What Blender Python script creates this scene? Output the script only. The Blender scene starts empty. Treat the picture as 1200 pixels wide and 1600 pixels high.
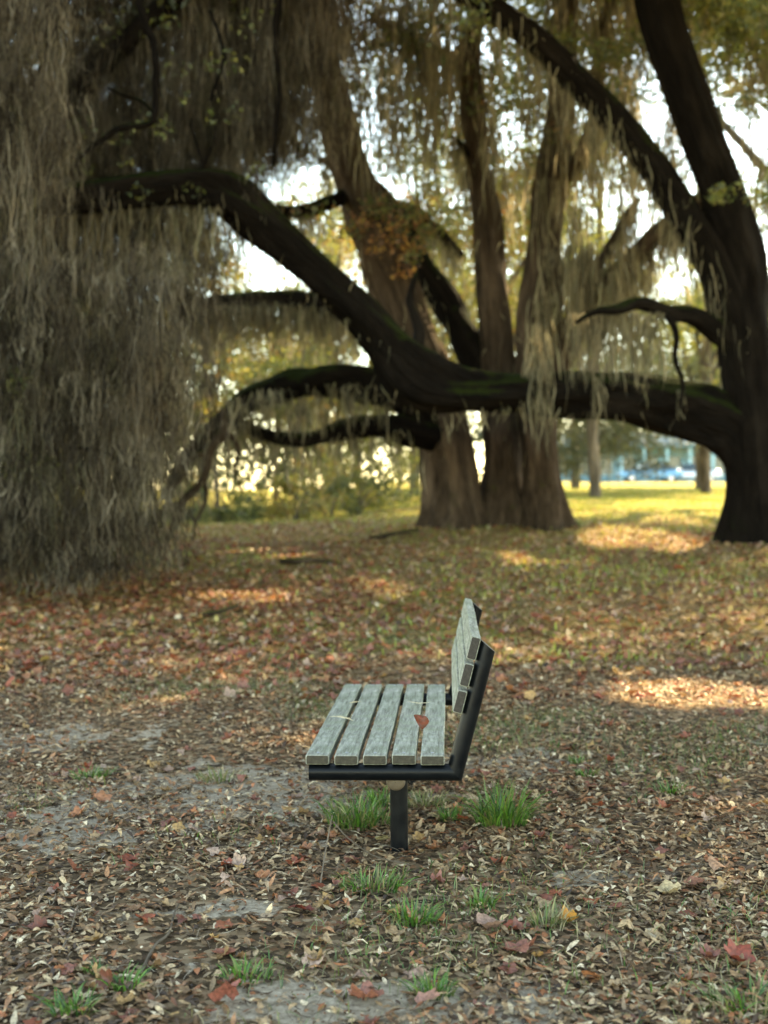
import bpy, math
import numpy as np
from mathutils import Vector
R = math.radians
rng = np.random.default_rng(11)
C = bpy.context.scene.collection
SC = bpy.context.scene

# ------------------------------------------------------------------ camera, sky, sun, exposure
F = 1934.0; HY = 775.0; HC = 1.475          # focal length and horizon in photo pixels, eye height in metres
cam = bpy.data.cameras.new('camera'); camo = bpy.data.objects.new('camera', cam); C.objects.link(camo)
camo.location = (0, 0, HC); camo.rotation_euler = (R(90) - math.atan(25 / F), 0, 0)
cam.sensor_fit = 'HORIZONTAL'; cam.sensor_width = 24; cam.lens = F / 1200 * 24
cam.clip_start = .1; cam.clip_end = 3000
cam.dof.use_dof = True; cam.dof.focus_distance = 4.75; cam.dof.aperture_fstop = 1.7
SC.camera = camo
SUN_EL, SUN_AZ = R(40), R(38)                 # azimuth from +Y towards +X
S = Vector((math.sin(SUN_AZ) * math.cos(SUN_EL), math.cos(SUN_AZ) * math.cos(SUN_EL), math.sin(SUN_EL)))
w = bpy.data.worlds.new('World'); SC.world = w; w.use_nodes = True
nt = w.node_tree; sky = nt.nodes.new('ShaderNodeTexSky'); sky.sky_type = 'NISHITA'; sky.sun_disc = False
sky.sun_elevation = SUN_EL; sky.sun_rotation = SUN_AZ; sky.dust_density = .3; sky.ozone_density = 1.2; sky.air_density = 1.0
nt.links.new(sky.outputs[0], nt.nodes['Background'].inputs[0]); nt.nodes['Background'].inputs[1].default_value = .15
sl = bpy.data.lights.new('sun', 'SUN'); sl.energy = 3.5; sl.angle = R(.53); sl.color = (1, .9, .74)
slo = bpy.data.objects.new('sun', sl); C.objects.link(slo); slo.rotation_euler = (-S).to_track_quat('-Z', 'Y').to_euler()
SC.view_settings.view_transform = 'Standard'; SC.view_settings.look = 'None'
SC.view_settings.exposure = 3.2; SC.view_settings.gamma = 1
SC.view_settings.use_white_balance = True; SC.view_settings.white_balance_temperature = 10000; SC.view_settings.white_balance_tint = 4
cy = SC.cycles; cy.max_bounces = 6; cy.diffuse_bounces = 3; cy.glossy_bounces = 2; cy.transmission_bounces = 4
cy.sample_clamp_indirect = 6; cy.use_denoising = True; cy.denoising_input_passes = 'RGB_ALBEDO_NORMAL'; cy.denoising_prefilter = 'ACCURATE'; cy.caustics_reflective = False; cy.caustics_refractive = False

# ------------------------------------------------------------------ terrain height, pixel helper
_hd = np.array([-50, 7, 9.5, 12, 14, 17, 20, 24, 30, 36, 50, 66, 82, 86, 1000.])
_hh = np.array([0, 0, .05, .145, .25, .42, .58, .77, 1.0, 1.2, 1.6, 2.02, 2.44, 2.36, 2.36])
def sm(x, a, b): t = np.clip((x - a) / (b - a), 0, 1); return t * t * (3 - 2 * t)
def ground(x, y):
    x = np.asarray(x, float); y = np.asarray(y, float)
    h = np.interp(y, _hd, _hh)
    h = h - .5 * sm(-x, -1.5, 4) * sm(y, 24, 36)
    h = h + .22 * np.exp(-(((x - 6.3) / 2.2) ** 2 + ((y - 20) / 2.4) ** 2)) + .12 * np.exp(-(((x - 2) / 2.6) ** 2 + ((y - 24) / 2) ** 2))
    f = sm(np.abs(y - 5.2) + np.abs(x) * .6, 1.0, 3.5)
    h = h + f * (.018 * np.sin(x * 2.1 + y * 1.3) + .014 * np.sin(x * 4.3 - y * 3.1 + 1) + .03 * np.sin(y * .7 + x * .45 + 2))
    return h
def P(px, py, d): return np.array([(px - 600) / F * d, d, HC - (py - HY) / F * d])
def GP(px, py):
    """ground point seen at a pixel"""
    d = np.linspace(2.5, 90, 4000); x = (px - 600) / F * d; z = HC - (py - HY) / F * d
    k = np.argmax(z < ground(x, d)); k = k if z[k] < ground(x[k], d[k]) else len(d) - 1
    return float(x[k]), float(d[k])

# ------------------------------------------------------------------ object helpers
def link(o, parent=None):
    C.objects.link(o)
    if parent is not None: o.parent = parent
    return o
def mesh(name, v, f, mat, parent=None, col=None, vec=None, smooth=True, mats=None, fmat=None):
    """v (N,3); f (M,k) array or list of arrays with different k"""
    v = np.asarray(v, np.float32); fs = f if isinstance(f, list) else [f]
    fs = [np.asarray(q, np.int32) for q in fs if len(q)]
    me = bpy.data.meshes.new(name); me.vertices.add(len(v)); me.vertices.foreach_set('co', v.ravel())
    loops = np.concatenate([q.ravel() for q in fs]); cnt = np.concatenate([np.full(len(q), q.shape[1], np.int32) for q in fs])
    me.loops.add(len(loops)); me.loops.foreach_set('vertex_index', loops)
    me.polygons.add(len(cnt)); st = np.concatenate([[0], np.cumsum(cnt)[:-1]]).astype(np.int32)
    me.polygons.foreach_set('loop_start', st)
    me.polygons.foreach_set('use_smooth', np.full(len(cnt), smooth))
    for m in (mats or [mat]): me.materials.append(m)
    if fmat is not None: me.polygons.foreach_set('material_index', np.asarray(fmat, np.int32))
    if col is not None:
        a = me.attributes.new('tint', 'FLOAT_COLOR', 'POINT'); c4 = np.ones((len(v), 4), np.float32); c4[:, :3] = col
        a.data.foreach_set('color', c4.ravel())
    if vec is not None:
        a = me.attributes.new('grain', 'FLOAT_VECTOR', 'POINT'); a.data.foreach_set('vector', np.asarray(vec, np.float32).ravel())
    me.update(calc_edges=True)
    return link(bpy.data.objects.new(name, me), parent)
def tag(o, label=None, cat=None, group=None, kind=None):
    for k, val in (('label', label), ('category', cat), ('group', group), ('kind', kind)):
        if val: o[k] = val
    return o
def thing(name, label, cat, loc=(0, 0, 0), rot=(0, 0, 0), group=None):
    o = link(bpy.data.objects.new(name, None)); o.location = loc; o.rotation_euler = rot; o.empty_display_size = .2
    return tag(o, label, cat, group)

class MB:
    """collects quads/tris"""
    def __init__(s): s.v = []; s.f4 = []; s.f3 = []; s.vec = []; s.n = 0
    def add(s, v, f4=(), f3=(), vec=None):
        v = np.asarray(v, float); s.v.append(v)
        if len(f4): s.f4.append(np.asarray(f4) + s.n)
        if len(f3): s.f3.append(np.asarray(f3) + s.n)
        s.vec.append(v if vec is None else vec); s.n += len(v)
    def box(s, a, b):
        (x0, y0, z0), (x1, y1, z1) = a, b
        s.add([(x0, y0, z0), (x1, y0, z0), (x1, y1, z0), (x0, y1, z0), (x0, y0, z1), (x1, y0, z1), (x1, y1, z1), (x0, y1, z1)],
              [(0, 3, 2, 1), (4, 5, 6, 7), (0, 1, 5, 4), (1, 2, 6, 5), (2, 3, 7, 6), (3, 0, 4, 7)])
    def build(s, name, mat, parent=None, smooth=True, off=None):
        v = np.concatenate(s.v); v = v - np.asarray(off) if off is not None else v
        fs = []
        if s.f4: fs.append(np.concatenate(s.f4))
        if s.f3: fs.append(np.concatenate(s.f3))
        return mesh(name, v, fs, mat, parent, vec=np.concatenate(s.vec), smooth=smooth)

def spline(p, n):
    p = np.asarray(p, float); m = len(p); q = np.vstack([2 * p[0] - p[1], p, 2 * p[-1] - p[-2]])
    t = np.linspace(0, m - 1 - 1e-6, n); i = t.astype(int); u = (t - i)[:, None]
    a, b, c, d = q[i], q[i + 1], q[i + 2], q[i + 3]
    return .5 * (2 * b + (c - a) * u + (2 * a - 5 * b + 4 * c - d) * u * u + (3 * b - a - 3 * c + d) * u ** 3)
def tube(mb, pts, rad, n=None, sides=14, lump=.1, flute=0., rs=None):
    """lumpy tapered limb along a spline; pts (k,3), rad (k,)"""
    rs = rs or rng
    pr = np.column_stack([np.asarray(pts, float), np.asarray(rad, float)])
    L = np.sum(np.linalg.norm(np.diff(pr[:, :3], axis=0), axis=1))
    if sides >= 16: sides *= 2
    n = n or int(np.clip(L / max(.05, np.mean(rad) * .3), 6, 170))
    q = spline(pr, n); c = q[:, :3]; r = np.maximum(q[:, 3], .003)
    T = np.gradient(c, axis=0); T /= np.linalg.norm(T, axis=1)[:, None] + 1e-9
    u = np.cross(T[0], [.31, .87, .12]); u /= np.linalg.norm(u)
    us = []
    for k in range(n):
        u = u - T[k] * u.dot(T[k]); u = u / (np.linalg.norm(u) + 1e-9); us.append(u)
    us = np.array(us); vs = np.cross(T, us)
    th = np.arange(sides) * 2 * np.pi / sides
    s = np.concatenate([[0], np.cumsum(np.linalg.norm(np.diff(c, axis=0), axis=1))])
    rr = np.ones((n, sides)); ref = max(np.mean(rad), .02)
    for k in range(7):
        m = rs.integers(1, 5); fr = rs.uniform(.4, 2.2) / ref / 2
        rr += lump * rs.uniform(.2, .5) * np.sin(m * th[None] + rs.uniform(0, 6.3) + fr * s[:, None] + 1.2 * np.sin(s[:, None] * fr * .7 + k))
    if flute:
        fl = flute * np.exp(-s / (ref * 2.2))
        rr += fl[:, None] * (np.sin(5 * th + rs.uniform(0, 6)) * .5 + np.sin(3 * th + rs.uniform(0, 6)) * .5)[None]
    if sides >= 16:
        for k in range(6):                      # furrowed ridges that wander along the limb
            m = rs.integers(7, 15); fr = rs.uniform(.5, 1.6); rr += .022 * np.sin(m * th[None] + rs.uniform(0, 6.3) + 1.6 * np.sin(fr * s[:, None] + k) + rs.uniform(-1.5, 1.5) * s[:, None])
        for k in range(int(L * .9)):            # burrs, healed knots and hollows
            a0 = rs.uniform(0, 6.3); s0 = rs.uniform(0, s[-1]); wd_ = rs.uniform(.35, .8); dth = (th[None] - a0 + np.pi) % (2 * np.pi) - np.pi
            rr += rs.uniform(-.14, .3) * np.exp(-(dth / wd_) ** 2 - ((s[:, None] - s0) / (ref * wd_ * 1.6)) ** 2)
    rr = rr * r[:, None]
    v = c[:, None] + us[:, None] * (np.cos(th)[None, :, None] * rr[..., None]) + vs[:, None] * (np.sin(th)[None, :, None] * rr[..., None])
    vec = np.stack([np.cos(th)[None] * r[:, None], np.sin(th)[None] * r[:, None], np.repeat(s[:, None] * .22, sides, 1) + rs.uniform(0, 20)], -1)
    i = np.arange(n - 1)[:, None] * sides; j = np.arange(sides)[None]; j2 = (j + 1) % sides
    f4 = np.stack([i + j, i + j2, i + sides + j2, i + sides + j], -1).reshape(-1, 4)
    V = np.vstack([v.reshape(-1, 3), c[0], c[-1]]); VE = np.vstack([vec.reshape(-1, 3), vec[0].mean(0), vec[-1].mean(0)])
    jj = np.arange(sides); e = n * sides
    f3 = np.vstack([np.stack([(jj + 1) % sides, jj, np.full(sides, e)], -1), np.stack([e - sides + jj, e - sides + (jj + 1) % sides, np.full(sides, e + 1)], -1)])
    mb.add(V, f4, f3, VE)
    return c, r

# ------------------------------------------------------------------ materials
def mat(name):
    m = bpy.data.materials.new(name); m.use_nodes = True; t = m.node_tree
    return m, t, t.nodes['Principled BSDF'], t.nodes['Material Output']
def N(t, kind, **kw):
    n = t.nodes.new('ShaderNode' + kind)
    for k, v in kw.items():
        if k in n.inputs: n.inputs[k].default_value = v
        else: setattr(n, k, v)
    return n
def L(t, a, b): t.links.new(a, b)
def ramp(t, src, stops):
    r = t.nodes.new('ShaderNodeValToRGB'); e = r.color_ramp.elements
    while len(e) < len(stops): e.new(.5)
    for k, (p, c) in enumerate(stops): e[k].position = p; e[k].color = (*c, 1) if len(c) == 3 else c
    L(t, src, r.inputs[0]); return r.outputs[0]
def mixc(t, fac, a, b):
    n = t.nodes.new('ShaderNodeMix'); n.data_type = 'RGBA'
    for s, v in ((0, fac), (6, a), (7, b)):
        if hasattr(v, 'is_output'): L(t, v, n.inputs[s])
        else: n.inputs[s].default_value = (*v, 1) if isinstance(v, tuple) else v
    return n.outputs[2]
def noise(t, co, scale, detail=6, rough=.6):
    n = N(t, 'TexNoise'); n.inputs['Scale'].default_value = scale; n.inputs['Detail'].default_value = detail; n.inputs['Roughness'].default_value = rough
    if co is not None: L(t, co, n.inputs['Vector'])
    return n.outputs['Fac']
def bump(t, h, b, strength=.5, dist=.02):
    n = N(t, 'Bump'); n.inputs['Strength'].default_value = strength; n.inputs['Distance'].default_value = dist
    L(t, h, n.inputs['Height']); L(t, n.outputs[0], b.inputs['Normal'])

def bark(name, dark, light, mossc=None, amount=.5):
    m, t, b, o = mat(name)
    a = N(t, 'Attribute', attribute_name='grain'); g = a.outputs['Vector']
    n1 = noise(t, g, 9, 8, .7); n2 = noise(t, g, 28, 6, .7)
    vo = N(t, 'TexVoronoi', feature='DISTANCE_TO_EDGE'); vo.inputs['Scale'].default_value = 11; L(t, g, vo.inputs['Vector'])
    c = ramp(t, n1, [(.3, dark), (.7, light)])
    c = mixc(t, ramp(t, noise(t, g, 2.3, 5, .65), [(.52, (0, 0, 0)), (.68, (.75, .75, .75))]), c, tuple(x * 1.7 + .002 for x in light))
    if mossc:
        geo = N(t, 'NewGeometry'); sx = N(t, 'SeparateXYZ'); L(t, geo.outputs['Normal'], sx.inputs[0])
        n3 = noise(t, geo.outputs['Position'], 2.2, 6, .7)
        ad = N(t, 'Math', operation='MULTIPLY_ADD'); L(t, sx.outputs['Z'], ad.inputs[0]); ad.inputs[1].default_value = .45; L(t, n3, ad.inputs[2])
        f = ramp(t, ad.outputs[0], [(.98 - amount * .6, (0, 0, 0)), (1.1 - amount * .5, (1, 1, 1))])
        c = mixc(t, f, c, mossc)
    L(t, c, b.inputs['Base Color']); b.inputs['Roughness'].default_value = .95; b.inputs['Specular IOR Level'].default_value = .04
    mx = N(t, 'Math', operation='MULTIPLY'); mm = N(t, 'Math', operation='MINIMUM'); L(t, vo.outputs[0], mm.inputs[0]); mm.inputs[1].default_value = .35
    L(t, mm.outputs[0], mx.inputs[0]); mx.inputs[1].default_value = 1.6
    ad2 = N(t, 'Math', operation='ADD'); L(t, mx.outputs[0], ad2.inputs[0]); L(t, n2, ad2.inputs[1])
    bump(t, ad2.outputs[0], b, 1, .06)
    return m
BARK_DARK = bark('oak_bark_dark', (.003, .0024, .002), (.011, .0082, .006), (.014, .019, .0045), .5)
BARK_BROWN = bark('oak_bark_brown', (.017, .012, .0085), (.088, .06, .04), (.05, .056, .013), .5)
BARK_GREY = bark('bark_grey', (.05, .042, .034), (.15, .125, .1))
TWIG = bark('twig_bark', (.09, .07, .05), (.22, .17, .125))

def leafmat(name, trans=.45, gloss=.05, rough=.5, vary=0):
    m, t, b, o = mat(name); t.nodes.remove(b)
    a = N(t, 'Attribute', attribute_name='tint'); c = a.outputs['Color']
    if vary:
        geo = N(t, 'NewGeometry'); c = mixc(t, ramp(t, noise(t, geo.outputs['Position'], 90, 4, .6), [(.4, (0, 0, 0)), (.7, (1, 1, 1))]), c, mixc(t, .75, c, (.05, .03, .02)))
    d = N(t, 'BsdfDiffuse'); L(t, c, d.inputs[0]); tr = N(t, 'BsdfTranslucent'); L(t, c, tr.inputs[0])
    x = N(t, 'MixShader'); x.inputs[0].default_value = trans; L(t, d.outputs[0], x.inputs[1]); L(t, tr.outputs[0], x.inputs[2])
    g = N(t, 'BsdfGlossy'); g.inputs['Roughness'].default_value = rough
    y = N(t, 'MixShader'); y.inputs[0].default_value = gloss; L(t, x.outputs[0], y.inputs[1]); L(t, g.outputs[0], y.inputs[2])
    L(t, y.outputs[0], o.inputs[0]); return m
LEAF = leafmat('living_leaves', .45, .05)
LITTER = leafmat('dry_leaves', .2, .035, .5, 1)
GRASS = leafmat('grass_blades', .4, .05)
MOSS = leafmat('hanging_moss', .45, 0.0)

def simple(name, c, rough=.5, metal=0, var=.0, scale=20, bmp=0):
    m, t, b, o = mat(name); b.inputs['Roughness'].default_value = rough; b.inputs['Metallic'].default_value = metal
    tc = N(t, 'TexCoord'); n = noise(t, tc.outputs['Object'], scale)
    L(t, ramp(t, n, [(.3, tuple(x * (1 - var) for x in c)), (.7, tuple(min(1, x * (1 + var)) for x in c))]), b.inputs['Base Color'])
    if bmp: bump(t, n, b, .5, bmp)
    return m

# ground: sandy soil, litter crumbs, thin grass, lawn beyond
def ground_material():
    m, t, b, o = mat('leafy_soil'); geo = N(t, 'NewGeometry'); p = geo.outputs['Position']
    sx = N(t, 'SeparateXYZ'); L(t, p, sx.inputs[0])
    big = noise(t, p, .55, 5, .6); mid = noise(t, p, 2.6, 6, .65); fine = noise(t, p, 38, 8, .7); vf = noise(t, p, 140, 4, .7)
    at = N(t, 'Attribute', attribute_name='tint'); sand = mixc(t, ramp(t, fine, [(.35, (0, 0, 0)), (.65, (1, 1, 1))]), (.19, .145, .1), (.45, .375, .28))
    vo = N(t, 'TexVoronoi'); vo.inputs['Scale'].default_value = 34; L(t, p, vo.inputs['Vector'])
    hs = N(t, 'SeparateColor'); L(t, vo.outputs['Color'], hs.inputs[0])
    crumbs = ramp(t, hs.outputs[0], [(0, (.03, .018, .01)), (.35, (.085, .055, .03)), (.6, (.17, .11, .062)), (.85, (.29, .2, .12)), (1, (.2, .08, .035))])
    bm = N(t, 'Math', operation='MULTIPLY_ADD'); L(t, mid, bm.inputs[0]); bm.inputs[1].default_value = 1.5; L(t, at.outputs['Fac'], bm.inputs[2])
    c = mixc(t, ramp(t, bm.outputs[0], [(.95, (0, 0, 0)), (1.3, (1, 1, 1))]), crumbs, sand)
    # thin olive grass and orange-brown leaf cover from nine metres on
    far = N(t, 'MapRange', interpolation_type='SMOOTHSTEP'); far.inputs['From Min'].default_value = 8; far.inputs['From Max'].default_value = 13; L(t, sx.outputs['Y'], far.inputs[0])
    olive = mixc(t, ramp(t, fine, [(.35, (0, 0, 0)), (.65, (1, 1, 1))]), (.065, .052, .014), (.25, .18, .048))
    rust = mixc(t, ramp(t, hs.outputs[1], [(.3, (0, 0, 0)), (.8, (1, 1, 1))]), (.09, .055, .024), (.3, .18, .075))
    oc = mixc(t, ramp(t, big, [(.42, (0, 0, 0)), (.58, (1, 1, 1))]), rust, olive)
    c = mixc(t, far.outputs[0], c, oc)
    # lawn on the far right, shaped by a wavering edge
    e = N(t, 'Math', operation='MULTIPLY_ADD'); L(t, big, e.inputs[0]); e.inputs[1].default_value = 9; L(t, sx.outputs['Y'], e.inputs[2])
    l1 = N(t, 'MapRange', interpolation_type='SMOOTHSTEP'); l1.inputs['From Min'].default_value = 27; l1.inputs['From Max'].default_value = 36; L(t, e.outputs[0], l1.inputs[0])
    lawn = mixc(t, ramp(t, mid, [(.4, (0, 0, 0)), (.62, (1, 1, 1))]), (.2, .2, .035), (.33, .23, .06))
    c = mixc(t, l1.outputs[0], c, lawn)
    L(t, c, b.inputs['Base Color']); b.inputs['Roughness'].default_value = .95; b.inputs['Specular IOR Level'].default_value = .1
    ad = N(t, 'Math', operation='ADD'); L(t, fine, ad.inputs[0]); L(t, vf, ad.inputs[1]); bump(t, ad.outputs[0], b, .8, .02)
    return m

# ------------------------------------------------------------------ ground sheet
SANDY = [(*GP(330, 1250), 1.0, .55), (*GP(470, 1215), .5, .25), (*GP(120, 1290), .7, .3), (*GP(790, 1195), .5, .35), (*GP(840, 1580), .35, .12), (*GP(960, 1370), .25, .12), (*GP(500, 1570), .3, .15), (*GP(560, 1385), .12, .07), (*GP(40, 1160), .5, .4), (*GP(390, 1425), .22, .07)]
def bare(x, y):
    b = np.zeros_like(x)
    for (sx_, sy_, rx, ry) in SANDY: b = np.maximum(b, np.exp(-(((x - sx_) / rx) ** 2 + ((y - sy_) / ry) ** 2)))
    return b * np.clip(.6 + .5 * np.sin(x * 6.1 + 2.2 * np.sin(y * 3.7)) * np.sin(y * 7.3 + 1.9 * np.sin(x * 4.4)), .1, 1)
def ground_sheet():
    xs = np.concatenate([-np.geomspace(600, 12, 26), np.linspace(-11, 11, 111), np.geomspace(12, 600, 26)])
    ys = np.concatenate([np.linspace(-200, -5, 12), np.linspace(-3, 30, 166), np.geomspace(31, 1500, 60)])
    X, Y = np.meshgrid(xs, ys); Z = ground(X, Y); nx = len(xs)
    i, j = np.meshgrid(np.arange(len(ys) - 1), np.arange(nx - 1), indexing='ij'); a = i * nx + j
    return tag(mesh('ground', np.stack([X, Y, Z], -1).reshape(-1, 3), np.stack([a, a + 1, a + nx + 1, a + nx], -1).reshape(-1, 4), ground_material(), col=np.repeat(bare(X.ravel(), Y.ravel())[:, None], 3, 1)), kind='structure')
ground_sheet()
def road():
    x = np.linspace(-200, 200, 81); v = []; f = []
    for k, (y, dz) in enumerate(((84.5, .02), (92, .02))): v.append(np.stack([x, np.full(81, y), ground(x, np.full(81, y)) + dz], -1))
    v = np.concatenate(v); i = np.arange(80)
    tag(mesh('road', v, np.stack([i, i + 1, i + 82, i + 81], -1), simple('asphalt', (.06, .06, .06), .9, 0, .3, 3)), kind='structure')
road()

# ------------------------------------------------------------------ sun gaps in the canopy
def px_patch(px, py, rx, ry):
    x, d = GP(px, py); x1, _ = GP(px + rx, py); _, d1 = GP(px, py - ry); _, d2 = GP(px, py + ry)
    return x, (d1 + d2) / 2, abs(x1 - x), abs(d1 - d2) / 2
PATCH = [px_patch(*a) for a in ((1010, 848, 110, 22), (822, 880, 38, 15), (612, 921, 40, 13), (395, 932, 85, 10), (430, 866, 80, 7),
                                (1075, 1083, 125, 26), (560, 905, 60, 5), (900, 886, 90, 6))]
def sun_gap(p):
    """True where a leaf at p would shade one of the sunlit spots or the far lawn"""
    z = p[:, 2]; g = np.zeros(len(p)) + .4
    for _ in range(3):
        k = (z - g) / S.z; gx = p[:, 0] - S.x * k; gy = p[:, 1] - S.y * k; g = ground(gx, gy)
    bad = np.zeros(len(p), bool)
    for (x, y, rx, ry) in PATCH:
        wob = 1 + .25 * np.sin(3 * np.arctan2((gy - y) / ry, (gx - x) / rx) + x)
        bad |= ((gx - x) / rx) ** 2 + ((gy - y) / ry) ** 2 < wob ** 2
    stripe = (np.abs(gy - 31.5 - .15 * gx) < 1.4) | (np.abs(gy - 49) < 2.4)
    bad |= (gx > 1.2) & (gy > 28.5) & (gy < 85) & ~stripe
    return bad

# ------------------------------------------------------------------ foliage and moss generators
GREENS = np.array([(.09, .11, .02), (.12, .13, .025), (.06, .085, .02), (.16, .15, .03), (.045, .06, .018)])
YELLOWS = np.array([(.26, .24, .04), (.2, .2, .035), (.34, .27, .05), (.14, .16, .03), (.3, .15, .03)])
DARKS = np.array([(.035, .05, .016), (.05, .065, .02), (.07, .075, .022), (.03, .04, .014)])
def pick(pal, n, j=.25):
    c = pal[rng.integers(0, len(pal), n)] * rng.uniform(1 - j, 1 + j, (n, 1)); return np.clip(c, 0, 1)
def leaves(name, pos, size, pal, parent, aspect=.5, gap=True, mt=None):
    pos = np.asarray(pos)
    if gap: pos = pos[~sun_gap(pos)]
    n = len(pos); a = rng.normal(size=(n, 3)); a /= np.linalg.norm(a, axis=1)[:, None]
    b = np.cross(a, rng.normal(size=(n, 3))); b /= np.linalg.norm(b, axis=1)[:, None]
    nn = np.cross(a, b); s = (size * rng.uniform(.6, 1.4, n))[:, None]
    v = np.stack([pos - a * s * .5, pos + b * s * aspect * .5 + nn * s * .08 - a * s * .05, pos + a * s * .5, pos - b * s * aspect * .5 + nn * s * .08 - a * s * .05], 1).reshape(-1, 3)
    c = np.repeat(pick(pal, n), 4, 0); f = np.arange(n * 4).reshape(-1, 4)
    return mesh(name, v, f, mt or LEAF, parent, col=c, smooth=False)
def clump_points(centres, radii, per):
    k = rng.integers(0, len(centres), per); r = radii[k][:, None]
    d = rng.normal(size=(per, 3)); d /= np.linalg.norm(d, axis=1)[:, None]
    return centres[k] + d * r * rng.uniform(.15, 1, (per, 1)) ** .6 * np.array([1, 1, .7])
def moss(name, anchors, lengths, parent, width=.02, seg=7, sway=.08, pal=None, drift=0., tint=None, kink=.012):
    """hanging strands as thin twisting ribbons, one mesh"""
    wp = anchors + np.array(parent.location); wp[:, 2] -= lengths * .5; k = ~sun_gap(wp) | (rng.uniform(size=len(wp)) < .3); anchors, lengths = anchors[k], lengths[k]; tint = tint[k] if tint is not None else None
    n = len(anchors); t = np.linspace(0, 1, seg)[None, :]
    ph = rng.uniform(0, 6.3, (n, 4)); am = rng.uniform(.3, 1, (n, 2)) * sway; Lg = lengths[:, None]
    dx = am[:, :1] * (np.sin(t * 4 * Lg ** .5 + ph[:, :1]) - np.sin(ph[:, :1])) + rng.normal(0, .05, (n, 1)) * t * Lg + drift * t * Lg
    dy = am[:, 1:] * (np.sin(t * 5 * Lg ** .5 + ph[:, 1:2]) - np.sin(ph[:, 1:2])) + rng.normal(0, .05, (n, 1)) * t * Lg
    c = np.stack([anchors[:, :1] + dx, anchors[:, 1:2] + dy, anchors[:, 2:3] - t * Lg], -1)
    if kink:
        kw = np.cumsum(rng.normal(0, kink, (n, seg, 2)), 1); kw -= kw[:, :1]; c[..., 0] += kw[..., 0]; c[..., 1] += kw[..., 1]
    wd = width * rng.uniform(.5, 1.6, (n, 1)) * (np.sin(np.pi * np.clip(t * .9 + .12, 0, 1)) ** .6) * (1 + .35 * np.sin(t * 23 + ph[:, 2:3]))
    tw = ph[:, 3:4] + t * rng.normal(0, 2, (n, 1))
    off = np.stack([np.cos(tw) * wd, np.sin(tw) * wd, np.zeros_like(wd)], -1) * .5
    v = np.stack([c - off, c + off], 2).reshape(-1, 3)
    i = (np.arange(n)[:, None] * seg + np.arange(seg - 1)[None]) * 2
    f = np.stack([i, i + 1, i + 3, i + 2], -1).reshape(-1, 4)
    col = np.repeat(pick(MOSSPAL if pal is None else pal, n, .3) if tint is None else tint, seg * 2, 0)
    o = mesh(name, v, f, MOSS, parent, col=col, smooth=False); o['kind'] = 'stuff'; return o
MOSSPAL = np.array([(.23, .19, .12), (.18, .155, .1), (.28, .235, .15), (.12, .105, .067), (.19, .17, .1), (.08, .067, .045)])
def bunch(centres, per, spread):
    a = np.repeat(centres, per, 0); return a + rng.normal(0, 1, a.shape) * np.array([spread, spread, spread * .25])
def limb(mb, rows, D=None, **kw):
    """rows (px, py, width px, depth)"""
    pts = np.array([P(r[0], r[1], r[3]) for r in rows]); rad = np.array([r[2] / F * r[3] * .5 for r in rows])
    return tube(mb, pts, rad, **kw)
def part(name, rows, mt, root, **kw):
    mb = MB(); c, r = limb(mb, rows, **kw); mb.build(name, mt, root, off=root.location); return c, r
def rel(root, pts): return np.asarray(pts) - np.array(root.location)
def under(c, r, n):
    k = rng.integers(0, len(c), n); return c[k] + np.column_stack([rng.normal(0, 1, n) * r[k] * .5, rng.normal(0, 1, n) * r[k] * .6, -r[k] * .3])

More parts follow.
